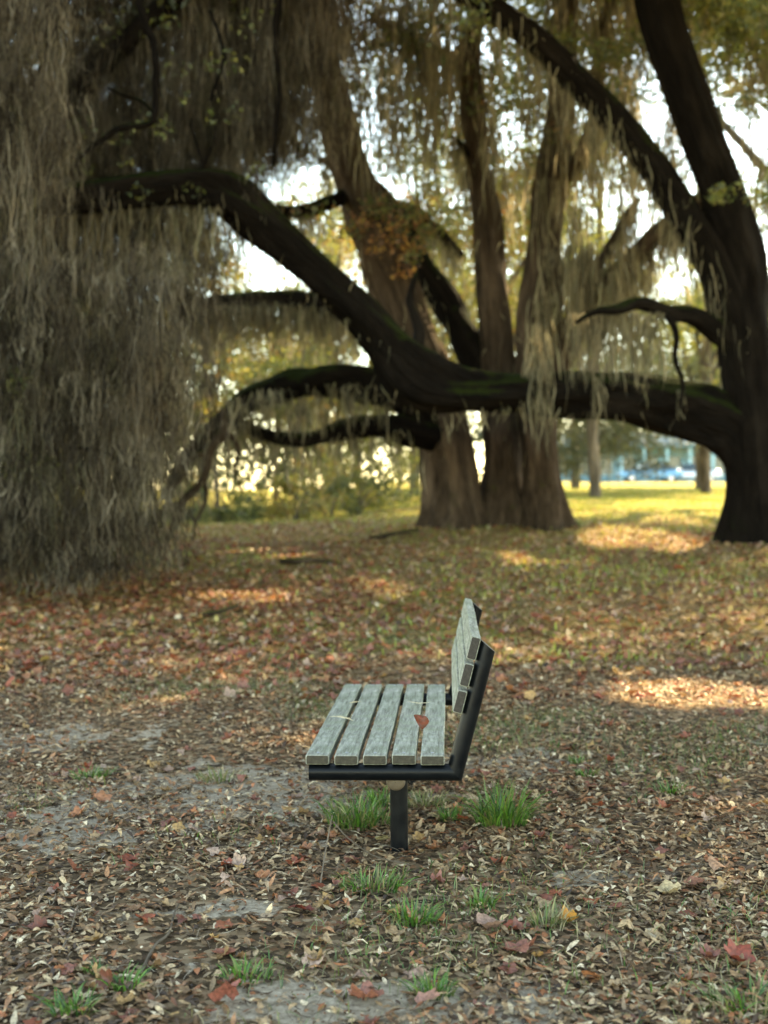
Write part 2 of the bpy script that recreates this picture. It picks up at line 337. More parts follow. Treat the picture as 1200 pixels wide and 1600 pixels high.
# ------------------------------------------------------------------ OAK 1: the near dark oak on the right with the long arching limb
def right_oak():
    x, y = 6.05, 20.0
    t = thing('oak_tree', 'dark live oak with a huge limb arching across above the grass', 'tree', (x, y, float(ground(x, y))))
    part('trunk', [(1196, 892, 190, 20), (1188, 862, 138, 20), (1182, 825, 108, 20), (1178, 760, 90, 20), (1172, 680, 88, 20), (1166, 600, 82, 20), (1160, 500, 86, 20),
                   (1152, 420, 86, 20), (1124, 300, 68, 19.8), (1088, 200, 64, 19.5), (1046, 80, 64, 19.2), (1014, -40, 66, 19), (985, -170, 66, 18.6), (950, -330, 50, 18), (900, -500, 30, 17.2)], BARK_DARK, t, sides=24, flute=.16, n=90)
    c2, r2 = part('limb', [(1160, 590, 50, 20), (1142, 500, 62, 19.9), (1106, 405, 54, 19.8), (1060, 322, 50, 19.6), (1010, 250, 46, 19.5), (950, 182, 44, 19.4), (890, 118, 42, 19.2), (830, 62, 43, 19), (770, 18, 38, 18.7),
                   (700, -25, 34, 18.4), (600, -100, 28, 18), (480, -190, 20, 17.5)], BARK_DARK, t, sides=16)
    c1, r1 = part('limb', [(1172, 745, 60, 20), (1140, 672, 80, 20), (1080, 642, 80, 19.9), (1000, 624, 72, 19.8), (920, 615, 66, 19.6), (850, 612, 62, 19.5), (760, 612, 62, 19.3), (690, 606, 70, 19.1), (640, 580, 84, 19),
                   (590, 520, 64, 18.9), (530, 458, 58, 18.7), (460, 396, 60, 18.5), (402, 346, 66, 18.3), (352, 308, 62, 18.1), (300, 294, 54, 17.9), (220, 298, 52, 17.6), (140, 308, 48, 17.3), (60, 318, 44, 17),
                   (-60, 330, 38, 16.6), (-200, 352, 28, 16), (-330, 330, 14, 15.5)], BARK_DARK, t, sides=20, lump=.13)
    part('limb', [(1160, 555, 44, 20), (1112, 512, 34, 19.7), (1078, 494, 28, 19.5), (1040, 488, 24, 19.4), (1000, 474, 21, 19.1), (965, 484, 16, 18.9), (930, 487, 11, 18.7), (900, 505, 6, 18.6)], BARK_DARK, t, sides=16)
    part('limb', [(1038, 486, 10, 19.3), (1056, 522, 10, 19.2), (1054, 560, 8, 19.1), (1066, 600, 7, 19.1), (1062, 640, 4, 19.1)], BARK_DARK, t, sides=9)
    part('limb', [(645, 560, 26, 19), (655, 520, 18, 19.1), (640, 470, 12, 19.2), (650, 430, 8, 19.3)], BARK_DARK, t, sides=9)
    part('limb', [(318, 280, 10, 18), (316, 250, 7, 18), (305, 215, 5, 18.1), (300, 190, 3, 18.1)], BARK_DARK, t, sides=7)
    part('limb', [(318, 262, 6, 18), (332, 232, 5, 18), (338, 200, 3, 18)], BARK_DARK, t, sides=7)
    # upper scaffold that carries the crown over the bench
    tips = []
    top = P(985, -170, 18.6)
    for k, (ax, ay, az) in enumerate(((-6, 17, 12), (-4, 13, 11.5), (2, 7, 12.5), (3, 11, 12), (8, 9, 11.5), (13, 14, 11.5), (15, 22, 11), (10, 27, 11.5), (4, 30, 11), (-3, 22, 11.5), (18, 30, 11), (7, 17, 13))):
        e = np.array([ax, ay, az], float); a = P(1014, -40, 19) if k % 2 else top; md = (a + e) / 2 + np.array([0, 0, 1.1]) + rng.normal(0, .5, 3)
        mb = MB(); c, r = tube(mb, [a, a * .7 + md * .3 + rng.normal(0, .2, 3), md, md * .4 + e * .6 + rng.normal(0, .3, 3), e], [.24, .2, .15, .1, .04], sides=9); mb.build('limb', BARK_DARK, t, off=t.location)
        tips.append(c[len(c) // 3:])
    tips = np.vstack(tips)
    # crown: clumps over a wide flat dome
    gx, gy = [a.ravel() for a in np.meshgrid(np.arange(-11, 25, 1.3), np.arange(2, 35, 1.3))]; n = len(gx)
    gx = gx + rng.uniform(-.6, .6, n); gy = gy + rng.uniform(-.6, .6, n); gz = 10.6 + rng.uniform(0, 3.6, n) + .6 * np.sin(gx * .6) + .5 * np.sin(gy * .7)
    # clumps low enough to enter the frame stay sparse
    k = (gx > 1) | ((gy > 15) & (gx > -3)); gx, gy, gz = gx[k], gy[k], gz[k]; n = len(gx); cen = np.column_stack([gx, gy, gz]); pyy = HY - (gz - HC) / gy * F
    keep = (pyy < -20) | (rng.uniform(size=n) < .35); cen = cen[keep]
    cen = np.vstack([cen, tips[rng.integers(0, len(tips), 160)] + rng.normal(0, .7, (160, 3))])
    p = clump_points(cen, rng.uniform(.8, 1.7, len(cen)), 150000)
    gx, gy = [a.ravel() for a in np.meshgrid(np.arange(1, 19, 1.0), np.arange(7, 23, 1.0))]  # dense leaf layer added above the frame to block stray sun in front
    cen = np.column_stack([gx + rng.uniform(-.4, .4, len(gx)), gy + rng.uniform(-.4, .4, len(gx)), 11.5 + rng.uniform(0, 2.4, len(gx))])
    p = np.vstack([p, clump_points(cen, rng.uniform(.7, 1.2, len(cen)), 100000)])
    # unseen leaves added towards the sun to keep flecks off the bench
    dk = rng.uniform(-1, 1, (9000, 3)); zc = rng.uniform(11, 13.8, 9000); kk = (zc - .46) / S.z
    p = np.vstack([p, np.column_stack([.05 + S.x * kk + dk[:, 0] * 1.5, 5.6 + S.y * kk + dk[:, 1] * 1.9, zc])])
    leaves('crown', rel(t, p[~sun_gap(p)]), .17, GREENS, t, .55, False)
    # leaf sprays seen in the upper right of the picture
    q = []
    for (px, py, d, r, m) in ((1150, 60, 20.5, .55, 700), (1100, 20, 20.6, .5, 600), (1225, 150, 19, .5, 700), (1195, 240, 18, .6, 800), (1195, 330, 20.8, .35, 250), (960, 90, 20.8, .45, 600), (900, 60, 20.6, .4, 400),
                           (1190, 20, 16, .5, 600), (980, 140, 20.8, .3, 300), (1060, 30, 21, .4, 400), (820, 20, 20.5, .4, 400), (750, -10, 18, .5, 400)):
        c = P(px, py, d)[None] + rng.normal(0, r, (6, 3)) * np.array([1, .8, .6]); q.append(clump_points(c, rng.uniform(.2, .5, 6), m))
    q = np.vstack(q); leaves('crown', rel(t, q), .085, GREENS, t, .5, False)
    # moss on the limbs
    A, Ln = [], []
    def hang(cpx, per, spr, lo, hi):
        c = np.array([P(*k) for k in cpx]); a = bunch(c, per, spr); A.append(a); Ln.append(rng.uniform(lo, hi, len(a)))
    hang([(838, 505, 19.2), (845, 520, 19.2), (832, 530, 19.2), (850, 560, 19.1)], 40, .07, .5, 1.6)
    hang([(930, 590, 19.2), (932, 600, 19.2)], 14, .04, .3, .8)
    hang([(1065, 610, 19.4), (1010, 600, 19.4)], 10, .06, .2, .6)
    hang([(k, 640 + rng.uniform(-8, 8), 19.3) for k in range(700, 1080, 28)], 7, .07, .1, .45)
    hang([(k, 490, 19.1) for k in range(900, 1040, 14)], 26, .07, .3, 1.3)
    hang([(k, 325, 17.5) for k in range(20, 330, 16)], 12, .1, .3, 1.5)
    a = under(c2[8:], r2[8:], 700); A.append(a); Ln.append(rng.uniform(.15, 1.2, len(a)) ** 1.5)
    a = under(c1[40:], r1[40:], 260); A.append(a); Ln.append(rng.uniform(.1, .6, len(a)))
    # strands from the crown along the top right
    c = np.array([P(rng.uniform(880, 1240), rng.uniform(-160, 330), rng.uniform(20.6, 25)) for _ in range(95)]); a = bunch(c, 24, .13); A.append(a); Ln.append(rng.uniform(.4, 2.0, len(a)))
    moss('hanging_moss', rel(t, np.vstack(A)), np.concatenate(Ln), t, .018)
right_oak()

# ------------------------------------------------------------------ OAK 2: the many-stemmed oak in the middle
def centre_oak():
    x, y = 2.1, 24.0; D = 24
    t = thing('oak_tree', 'wide brown live oak with several leaning stems behind the arching limb', 'tree', (x, y, float(ground(x, y))))
    LB = []
    def st(name, rows, dd=0, mt=BARK_BROWN, **kw):
        c, r = part(name, [(a, b, w_, D + dd + (e[0] if e else 0)) for (a, b, w_, *e) in rows], mt, t, **kw); LB.append((c, r)); return c, r
    st('trunk', [(706, 864, 160), (708, 834, 118), (712, 790, 92), (702, 720, 82), (682, 640, 80), (650, 545, 78), (615, 445, 76), (575, 340, 66), (538, 240, 56), (512, 130, 50), (492, 0, 44), (470, -140, 34), (440, -300, 22)], 0, sides=24, flute=.3, lump=.14)
    st('trunk', [(778, 854, 140), (780, 822, 96), (784, 760, 68), (786, 680, 56), (778, 560, 54), (768, 450, 50), (760, 350, 43), (746, 250, 39), (736, 160, 36), (730, 90, 34), (748, 10, 26), (770, -100, 18)], .3, sides=16, flute=.25)
    st('trunk', [(862, 858, 130), (854, 826, 88), (848, 760, 64), (842, 690, 58), (836, 600, 62), (838, 500, 64), (846, 420, 56), (856, 320, 50), (870, 220, 44), (880, 120, 36), (886, 0, 30), (900, -140, 20)], -.2, sides=24, flute=.3, lump=.14)
    st('limb', [(775, 650, 48, .3), (740, 555, 50, .4), (702, 482, 48, .6), (665, 430, 44, .8), (638, 372, 38, 1), (602, 315, 30, 1.2), (550, 270, 20, 1.4), (500, 250, 10, 1.5)], .2, BARK_DARK, sides=12)
    st('limb', [(832, 640, 44), (880, 545, 46, -.3), (920, 475, 40, -.5), (970, 424, 34, -.8), (1030, 362, 28, -1), (1085, 315, 22, -1.3), (1150, 280, 12, -1.5)], 0, sides=12)
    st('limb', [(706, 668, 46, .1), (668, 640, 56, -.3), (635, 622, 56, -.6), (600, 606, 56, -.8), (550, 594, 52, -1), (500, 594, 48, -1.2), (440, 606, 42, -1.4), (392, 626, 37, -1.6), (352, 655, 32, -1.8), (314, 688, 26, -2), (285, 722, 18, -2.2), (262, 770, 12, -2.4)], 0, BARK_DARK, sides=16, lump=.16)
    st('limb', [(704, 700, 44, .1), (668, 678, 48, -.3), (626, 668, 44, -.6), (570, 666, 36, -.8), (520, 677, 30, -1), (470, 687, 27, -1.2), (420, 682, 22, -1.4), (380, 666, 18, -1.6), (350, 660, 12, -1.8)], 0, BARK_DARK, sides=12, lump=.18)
    st('limb', [(356, 640, 24, -2), (352, 672, 18, -2.1), (328, 704, 15, -2.2), (318, 748, 13, -2.3), (284, 786, 13, -2.4), (268, 828, 12, -2.5), (240, 858, 13, -2.6), (232, 905, 10, -2.7)], 0, BARK_BROWN, sides=10)
    st('limb', [(312, 690, 13, -2), (325, 715, 12, -2.1), (322, 735, 11, -2.2)], 0, BARK_DARK, sides=8)
    st('limb', [(285, 790, 12, -2.3), (262, 850, 10, -2.5), (258, 900, 8, -2.7)], 0, BARK_BROWN, sides=8)
    st('limb', [(640, 580, 40, 1.5), (575, 512, 38, 1.7), (520, 482, 36, 1.8), (460, 470, 33, 1.9), (400, 470, 28, 2), (340, 474, 24, 2.1), (270, 486, 16, 2.2)], 0, BARK_DARK, sides=12)
    st('limb', [(734, 108, 30), (705, 98, 27, -.2), (660, 76, 22, -.4), (620, 50, 18, -.6), (580, 30, 12, -.8)], .3, sides=10)
    st('limb', [(742, 262, 22), (728, 240, 14, -.1), (716, 224, 9, -.2), (704, 216, 6, -.3)], .3, BARK_DARK, sides=8)
    st('limb', [(575, 350, 30), (630, 330, 26, .6), (680, 360, 20, 1), (720, 400, 14, 1.4)], .6, BARK_DARK, sides=9)
    st('limb', [(858, 300, 30), (905, 250, 26, -.5), (930, 170, 22, -.8), (935, 80, 18, -1), (960, -40, 12, -1)], 0, sides=10)
    st('limb', [(920, 475, 18, -.4), (935, 420, 15, -.6), (970, 350, 12, -.8), (995, 310, 8, -1)], 0, sides=8)
    st('limb', [(560, 300, 26), (480, 330, 22, -.6), (420, 330, 16, -1), (360, 345, 8, -1.5)], 0, BARK_DARK, sides=8)
    for rows in ([(330, 704, 9, -2.2), (300, 716, 7, -2.3), (282, 750, 6, -2.4), (256, 772, 4, -2.5)], [(318, 745, 8, -2.3), (322, 780, 6, -2.3), (306, 815, 5, -2.4), (300, 850, 3, -2.4)], [(352, 668, 9, -2.1), (372, 700, 7, -2.1), (368, 738, 5, -2.1), (380, 770, 3, -2.1)],
                 [(284, 786, 8, -2.4), (258, 792, 6, -2.5), (236, 826, 5, -2.6), (214, 842, 3, -2.7)], [(268, 828, 7, -2.5), (276, 862, 5, -2.5), (262, 890, 4, -2.6), (266, 915, 3, -2.6)]):
        part('limb', [(a, b, w_, D + e) for a, b, w_, e in rows], BARK_BROWN, t, sides=7)
    # crown
    n = 300; gx = rng.uniform(-9, 12, n); gy = rng.uniform(19, 36, n); gz = 9.2 + rng.uniform(0, 5.5, n)
    cen = np.column_stack([gx, gy, gz]); px = 600 + gx / gy * F; py = HY - (gz - HC) / gy * F
    keep = (py < -10) | (px < 560) | (rng.uniform(size=n) < .28); cen = cen[keep]
    p = clump_points(cen, rng.uniform(.6, 1.4, len(cen)), 60000); p = p[~sun_gap(p)]
    leaves('crown', rel(t, p), .13, GREENS, t, .5, False)
    q = []
    for (px, py, d, r, m) in ((740, 130, 24, .5, 500), (690, 60, 24, .5, 300), (640, 330, 24.5, .5, 400), (610, 400, 23.6, .45, 420), (850, 180, 24, .5, 400), (900, 230, 23.5, .4, 300), (560, 330, 23.4, .5, 500), (430, 270, 22, .4, 300), (450, 300, 22, .4, 200)):
        c = P(px, py, d)[None] + rng.normal(0, r, (6, 3)) * np.array([1, .8, .7]); q.append(clump_points(c, rng.uniform(.2, .5, 6), m))
    leaves('crown', rel(t, np.vstack(q)), .09, np.vstack([GREENS, [(.2, .1, .03), (.26, .12, .03)]]), t, .5, False)
    q = clump_points(np.array([P(*k) for k in ((620, 360, 23.3), (630, 420, 23.3), (600, 385, 23.3), (640, 390, 23.3), (780, 320, 26), (560, 350, 23.3))]), np.array([.4, .35, .4, .3, .4, .3]), 420)
    leaves('crown', rel(t, q), .09, np.array([(.3, .13, .03), (.36, .2, .04), (.2, .08, .03)]), t, .6, False)
    A, Ln = [], []
    for (c, r), k in zip(LB, (500, 420, 500, 420, 900, 520, 300, 40, 10, 20, 900, 260, 60, 220, 500, 260, 300)):
        s = len(c) // 4 if len(c) > 40 else 2
        hi = c[s:]; a = under(hi, r[s:], k); A.append(a); Ln.append(rng.uniform(.12, 1.0, len(a)) ** 1.4 + .05)
    def hang(cpx, per, spr, lo, hi):
        c = np.array([P(*k) for k in cpx]); a = bunch(c, per, spr); A.append(a); Ln.append(rng.uniform(lo, hi, len(a)))
    hang([(rng.uniform(560, 720), rng.uniform(-120, 200), rng.uniform(22, 27)) for _ in range(46)], 26, .15, .5, 2.4)
    hang([(rng.uniform(720, 1000), rng.uniform(-150, 300), rng.uniform(22, 28)) for _ in range(58)], 26, .13, .4, 2.0)
    hang([(rng.uniform(830, 1010), rng.uniform(380, 470), rng.uniform(22.5, 24)) for _ in range(34)], 26, .1, .4, 1.5)
    hang([(k, rng.uniform(600, 640), 23 - (600 - k) * .006) for k in range(370, 600, 14)], 12, .08, .15, .7)
    hang([(k, 480, 25.8) for k in range(300, 540, 12)], 22, .12, .3, 1.1)
    moss('hanging_moss', rel(t, np.vstack(A)), np.concatenate(Ln), t, .024, pal=MOSSPAL * 1.15)
centre_oak()

# ------------------------------------------------------------------ OAK 3: the moss-curtained oak on the left
def moss_oak():
    x, y = -6.4, 18.5; gz = float(ground(x, y))
    t = thing('oak_tree', 'oak hidden behind a grey curtain of hanging moss that reaches the ground', 'tree', (x, y, gz))
    mb = MB(); tube(mb, [(x, y, gz - .3), (x, y, gz + .4), (x + .2, y + .1, gz + 2.5), (x - .2, y, gz + 5), (x + .3, y - .2, gz + 8), (x + .6, y - .4, gz + 11)], [1.0, .72, .6, .55, .42, .25], sides=20, flute=.2); mb.build('trunk', BARK_DARK, t, off=t.location)
    LB = []
    for (e, zz) in (((-2.0, 15.2), 8.6), ((-3.4, 14), 8.0), ((-4.8, 13.2), 7.4), ((-7.5, 13.5), 7.6), ((-1.2, 18), 9.6), ((-.4, 20.5), 10.5), ((-10, 15), 8), ((-3, 22), 10), ((-5.2, 16.5), 9.2), ((-.8, 16), 10.5)):
        a = np.array([x, y, gz + rng.uniform(4, 8)]); b = np.array([e[0], e[1], zz]); m1 = a * .6 + b * .4 + np.array([0, 0, .9]); m2 = a * .25 + b * .75 + np.array([0, 0, .7]) + rng.normal(0, .2, 3)
        mb = MB(); c, r = tube(mb, [a, m1, m2, b], [.24, .18, .12, .04], sides=9); mb.build('limb', BARK_DARK, t, off=t.location); LB.append(c)
    for rows in ([(212, -40, 16, 15.2), (226, 30, 14, 15.2), (243, 75, 12, 15.2), (246, 130, 12, 15.2), (243, 185, 11, 15.2), (225, 198, 10, 15.2), (190, 202, 10, 15.1), (160, 222, 9, 15.1), (135, 240, 7, 15.1), (110, 275, 4, 15.1)],
                 [(244, 182, 6, 15.2), (222, 160, 5, 15.2), (195, 152, 4, 15.2), (170, 140, 3, 15.2)], [(100, -20, 8, 14.4), (80, 70, 7, 14.4), (50, 140, 6, 14.4), (20, 200, 5, 14.4)],
                 [(330, 20, 6, 16.4), (350, 90, 6, 16.4), (330, 160, 5, 16.4)], [(110, 700, 7, 14.2), (160, 705, 6, 14.2), (200, 730, 6, 14.2), (230, 735, 4, 14.2)], [(440, -30, 16, 18), (432, 60, 12, 18), (436, 150, 10, 18), (428, 260, 6, 18)]):
        part('limb', rows, BARK_DARK, t, sides=7)
    n = 130; cen = np.column_stack([rng.uniform(-13, 0, n), rng.uniform(10, 24, n), rng.uniform(8.6, 12.5, n)])
    p = clump_points(cen, rng.uniform(.6, 1.4, n), 7000); p = p[~sun_gap(p)]; leaves('crown', rel(t, p), .15, DARKS, t, .5, False)
    q = clump_points(np.array([P(rng.uniform(0, 420), rng.uniform(0, 300), rng.uniform(15, 18)) for _ in range(30)]), rng.uniform(.15, .4, 30), 420)
    leaves('crown', rel(t, q), .075, GREENS, t, .5, False)
    q = clump_points(np.array([P(rng.uniform(0, 60), rng.uniform(560, 760), rng.uniform(13.6, 15)) for _ in range(10)]), rng.uniform(.15, .3, 10), 500)
    leaves('crown', rel(t, q), .075, GREENS, t, .5, False)
    # the curtain: strands in several depths; right edge follows the photograph's outline
    A, Ln, TI = [], [], []; CURT = 1.5 * np.array([(.07, .057, .04), (.095, .079, .056), (.05, .04, .029), (.03, .024, .017), (.17, .145, .105), (.07, .063, .037), (.042, .035, .027), (.014, .011, .008), (.01, .008, .006), (.12, .1, .072)])
    ex_y = np.array([-200, 100, 220, 330, 450, 600, 700, 800, 900, 960]); ex_x = np.array([600, 545, 500, 400, 330, 305, 285, 262, 235, 60])
    def curtain(n, d0, d1, x0, x1, y0, y1, lo, hi):
        d = rng.uniform(d0, d1, n); px = rng.uniform(x0, x1, n) + rng.normal(0, 32, n); py = rng.uniform(y0, y1, n)
        px = px + 14 * np.sin(py * .03 + d)  # loose tassels
        pt = np.column_stack([(px - 600) / F * d, d, HC - (py - HY) / F * d]); ln = rng.uniform(lo, hi, n)
        # stop the strand at the outline and a little above the ground
        by = py + ln * F / d; lim = np.interp(px + rng.normal(0, 45, n), ex_x[::-1], ex_y[::-1]); ln = np.minimum(ln, (lim - py) / F * d)
        ln = np.minimum(ln, pt[:, 2] - ground(pt[:, 0], pt[:, 1]) - rng.uniform(-.02, .25, n))
        k = ln > .12; c = pt[k]; l = ln[k]; A.append(bunch(c, 12, .1)); Ln.append(np.repeat(l, 12) * rng.uniform(.15, 1.05, len(l) * 12)); TI.append(np.repeat(pick(CURT, len(l), .35), 12, 0) * rng.uniform(.6, 1.3, (len(l) * 12, 1)))
    curtain(1500, 13.2, 15.2, -200, 90, -160, 560, .2, 1.0)
    curtain(120, 13.2, 15.2, -160, 100, -160, 500, 1.2, 2.6)
    curtain(2500, 13.4, 15.6, -200, 290, 380, 920, .2, .9)
    curtain(160, 13.4, 15.6, -160, 290, 400, 800, .8, 2.2)
    curtain(3000, 18.2, 20.5, 40, 430, 120, 660, .25, 1.2)
    curtain(600, 14.5, 17, -200, 60, -260, 260, .3, 1.2); curtain(3800, 18.3, 20.5, 40, 560, -260, 230, .25, 1.3); curtain(1300, 18.0, 19.2, 80, 540, -300, 200, .6, 2.2)
    curtain(1300, 19.2, 22.5, 300, 600, -260, 240, .3, 1.5)
    curtain(1700, 18.2, 20.5, -140, 340, 170, 420, .4, 1.3)
    curtain(900, 16, 18, -120, 270, 560, 910, .2, 1.0)
    A = np.vstack(A); Ln = np.concatenate(Ln)
    moss('hanging_moss', rel(t, A), Ln, t, .0075, seg=8, sway=.06, tint=np.vstack(TI), kink=.022)
moss_oak()

# ------------------------------------------------------------------ generic tree behind
def tree(name, label, x, y, h, r, trunk_r, cb, nleaf, size, pal, mt=BARK_GREY, group=None, lean=0., mossn=0, squash=.75, nclump=26, gap=True):
    g = float(ground(x, y)); t = thing(name, label, 'tree', (x, y, g), group=group)
    top = np.array([lean, rng.normal(0, .2), h * .82]); mb = MB()
    c, _ = tube(mb, [(0, 0, -.25), (0, 0, .15), (lean * .3 + rng.normal(0, .06), 0, h * .3), (lean * .6 + rng.normal(0, .12), rng.normal(0, .1), h * .55), top], [trunk_r * 1.5, trunk_r, trunk_r * .85, trunk_r * .6, trunk_r * .15], sides=10)
    cz = cb + (h - cb) * .5; cc = np.array([lean * .8, 0, cz])
    d = rng.normal(size=(nclump, 3)); d /= np.linalg.norm(d, axis=1)[:, None]; cen = cc + d * rng.uniform(.35, 1, (nclump, 1)) * np.array([r, r, (h - cb) * .5 * squash / .75])
    for k in range(min(9, nclump)):
        a = c[int(len(c) * rng.uniform(.35, .85))]; e = cen[k]; tube(mb, [a, (a + e) / 2 + np.array([0, 0, .25]), e], [trunk_r * .4, trunk_r * .25, trunk_r * .08], sides=6)
    mb.build('trunk', mt, t)
    p = clump_points(cen, rng.uniform(.22, .5, nclump) * r, nleaf)
    if gap: p = p[~sun_gap(p + np.array([x, y, g]))]
    leaves('crown', p, size, pal, t, .55, False)
    if mossn:
        a = bunch(cen, max(1, mossn // nclump), r * .18); moss('hanging_moss', a, rng.uniform(.4, 1.8, len(a)), t, .035, pal=MOSSPAL * 1.1)
    return t
# two trees on the lawn
lx, ly = 930, 771
d = 50; tree('lawn_tree', 'grey-green shade tree on the sunny lawn, just left of the parked cars', (930 - 600) / F * d, d, 7.0, 3.8, .24, .1, 20000, .16, np.array([(.07, .085, .04), (.1, .11, .05), (.06, .07, .04)]), lean=.2, nclump=64, mossn=300, gap=False)
d = 56; tree('lawn_tree', 'slim tree on the lawn in front of the silver car, beside the dark oak', (1093 - 600) / F * d, d, 7.5, 3.0, .2, 1.6, 7000, .16, GREENS, lean=-.1, nclump=40, mossn=250, gap=False)
# woodland trees behind
labs = [('slim pale trunk', 'left'), ]
WOODS = [(-9.6, 33, 9, 2.6), (-8.2, 36, 10, 2.4), (-6.9, 33.5, 8, 1.9), (-5.6, 38, 11, 2.5), (-4.6, 34.5, 8.5, 1.7), (-3.5, 40, 11, 2.6), (-2.6, 36, 9, 1.7), (-1.6, 42, 12, 2.4), (-.7, 38, 10, 1.8), (.5, 43, 12, 2.4), (-6.2, 42, 12, 2.6), (-10.5, 41, 12, 3)]
for k, (x, y, h, r) in enumerate(WOODS):
    tree('woodland_tree', 'slender sunlit tree in the thicket behind the low arching limbs', x, y, h, r, rng.uniform(.06, .12), .8, 2600, .13, YELLOWS if k % 3 else GREENS * 1.3, group='thicket trees behind the low limbs', lean=rng.normal(0, .5), mossn=120, nclump=24)
BACK = [(3.2, 37, 13.5, 3.4, 'tall yellow-green tree behind the middle stems of the wide oak'), (7.5, 44, 15, 4.2, 'tall tree behind the right-hand limbs, moss in its crown'), (13, 50, 15, 4.5, 'broad green tree beyond the lawn, above the arched opening'),
        (-2.2, 50, 16, 4.2, 'tall pale tree behind the left-leaning oak stem'), (5.2, 58, 18, 4.6, 'far tall tree with orange tinged leaves behind the oak stems'), (13.5, 39, 21, 9.0, 'towering broad tree at the right edge behind the dark oak trunk, crown enlarged for shade'), (18, 64, 14, 5, 'spreading far tree at the right beyond the lawn'), (1.2, 48, 16, 3.6, 'mid-green tree seen between the left-leaning stem and the upright stem'), (8.8, 57, 18, 4.2, 'green far tree seen just right of the upright stems')]
for k, (x, y, h, r, lb) in enumerate(BACK):
    pal = YELLOWS if k in (0, 3) else np.vstack([GREENS * 1.3, YELLOWS[:2]])
    if k == 5: tree('background_tree', lb, x, y, h, r, .45, 14.2, 70000, .2, GREENS, mossn=500, nclump=150, squash=.7)  # height and crown enlarged to shade the middle ground
    else: tree('background_tree', lb, x, y, h, r, .22, 2.6, 9000, .17, pal, mossn=700, nclump=34, gap=k not in (2, 6))
# bushes at the wood's edge
def bush(x, y, r, h, pal, label, n=1500):
    g = float(ground(x, y)); t = thing('bush', label, 'bush', (x, y, g)); mb = MB()
    for k in range(6):
        e = np.array([rng.normal(0, r * .5), rng.normal(0, r * .4), h * rng.uniform(.5, .9)]); tube(mb, [(0, 0, -.1), e * .5 + np.array([0, 0, .1]), e], [.03, .02, .008], sides=5)
    mb.build('stem', BARK_GREY, t)
    c = np.column_stack([rng.normal(0, r * .55, 16), rng.normal(0, r * .45, 16), rng.uniform(.15, .85, 16) * h]); leaves('foliage', clump_points(c, rng.uniform(.2, .42, 16) * r, n), .1, pal, t, .5, False)
for a in ((-5.4, 27.5, .8, 1.0, DARKS, 'low dark green bush beside the drooping branch tips'), (-3.8, 30, 1.0, 1.2, GREENS, 'rounded grey-green bush at the edge of the thicket'), (-2.3, 31, 1.0, 1.3, YELLOWS * .8, 'yellowish bush in the middle of the thicket edge'),
          (-.8, 33, .9, 1.2, GREENS, 'small green bush just left of the wide oak base'), (-7, 29, 1.4, 1.8, DARKS, 'large dark bush mostly behind the moss curtain'), (-1.5, 35, 1.3, 1.8, YELLOWS, 'tall yellow-green bush behind the thicket edge')): bush(*a)
def far_wood():
    n = 180000; x = rng.uniform(-80, 80, n); hgt = 19 + 2.5 * np.sin(x * .13) + 2 * np.sin(x * .37 + 1) + 1.2 * np.sin(x * .9)
    hgt = hgt * np.where((x > 10) & (x < 34), 1.15, 1)
    y = rng.uniform(112, 126, n); z = 2.3 + rng.uniform(0, 1, n) ** .8 * hgt
    k = (np.sin(x * .8 + z * .9) + np.sin(x * 1.7 - z * 1.3 + 2) + rng.normal(0, .7, n)) > -.75; k |= (z < 8) & (x < 8)
    tag(leaves('far_wood', np.column_stack([x, y, z])[k], .55, np.vstack([YELLOWS[[1, 3]] * .4, GREENS * .55, GREENS * .45]), None, .6, False), kind='stuff')
far_wood()
def undergrowth():
    n = 260; x = rng.uniform(-15, 1.2, n); y = 35 + rng.uniform(0, 8, n); z = ground(x, y) + rng.uniform(0, 1, n) ** 1.5 * 4.2
    q = clump_points(np.column_stack([x, y, z]), rng.uniform(.4, .9, n), 42000); q[:, 2] = np.maximum(q[:, 2], ground(q[:, 0], q[:, 1]) + .02)
    tag(leaves('undergrowth', q, .12, np.vstack([GREENS, YELLOWS[[1, 3]], GREENS * .7]), None, .5, False), kind='stuff')
undergrowth()

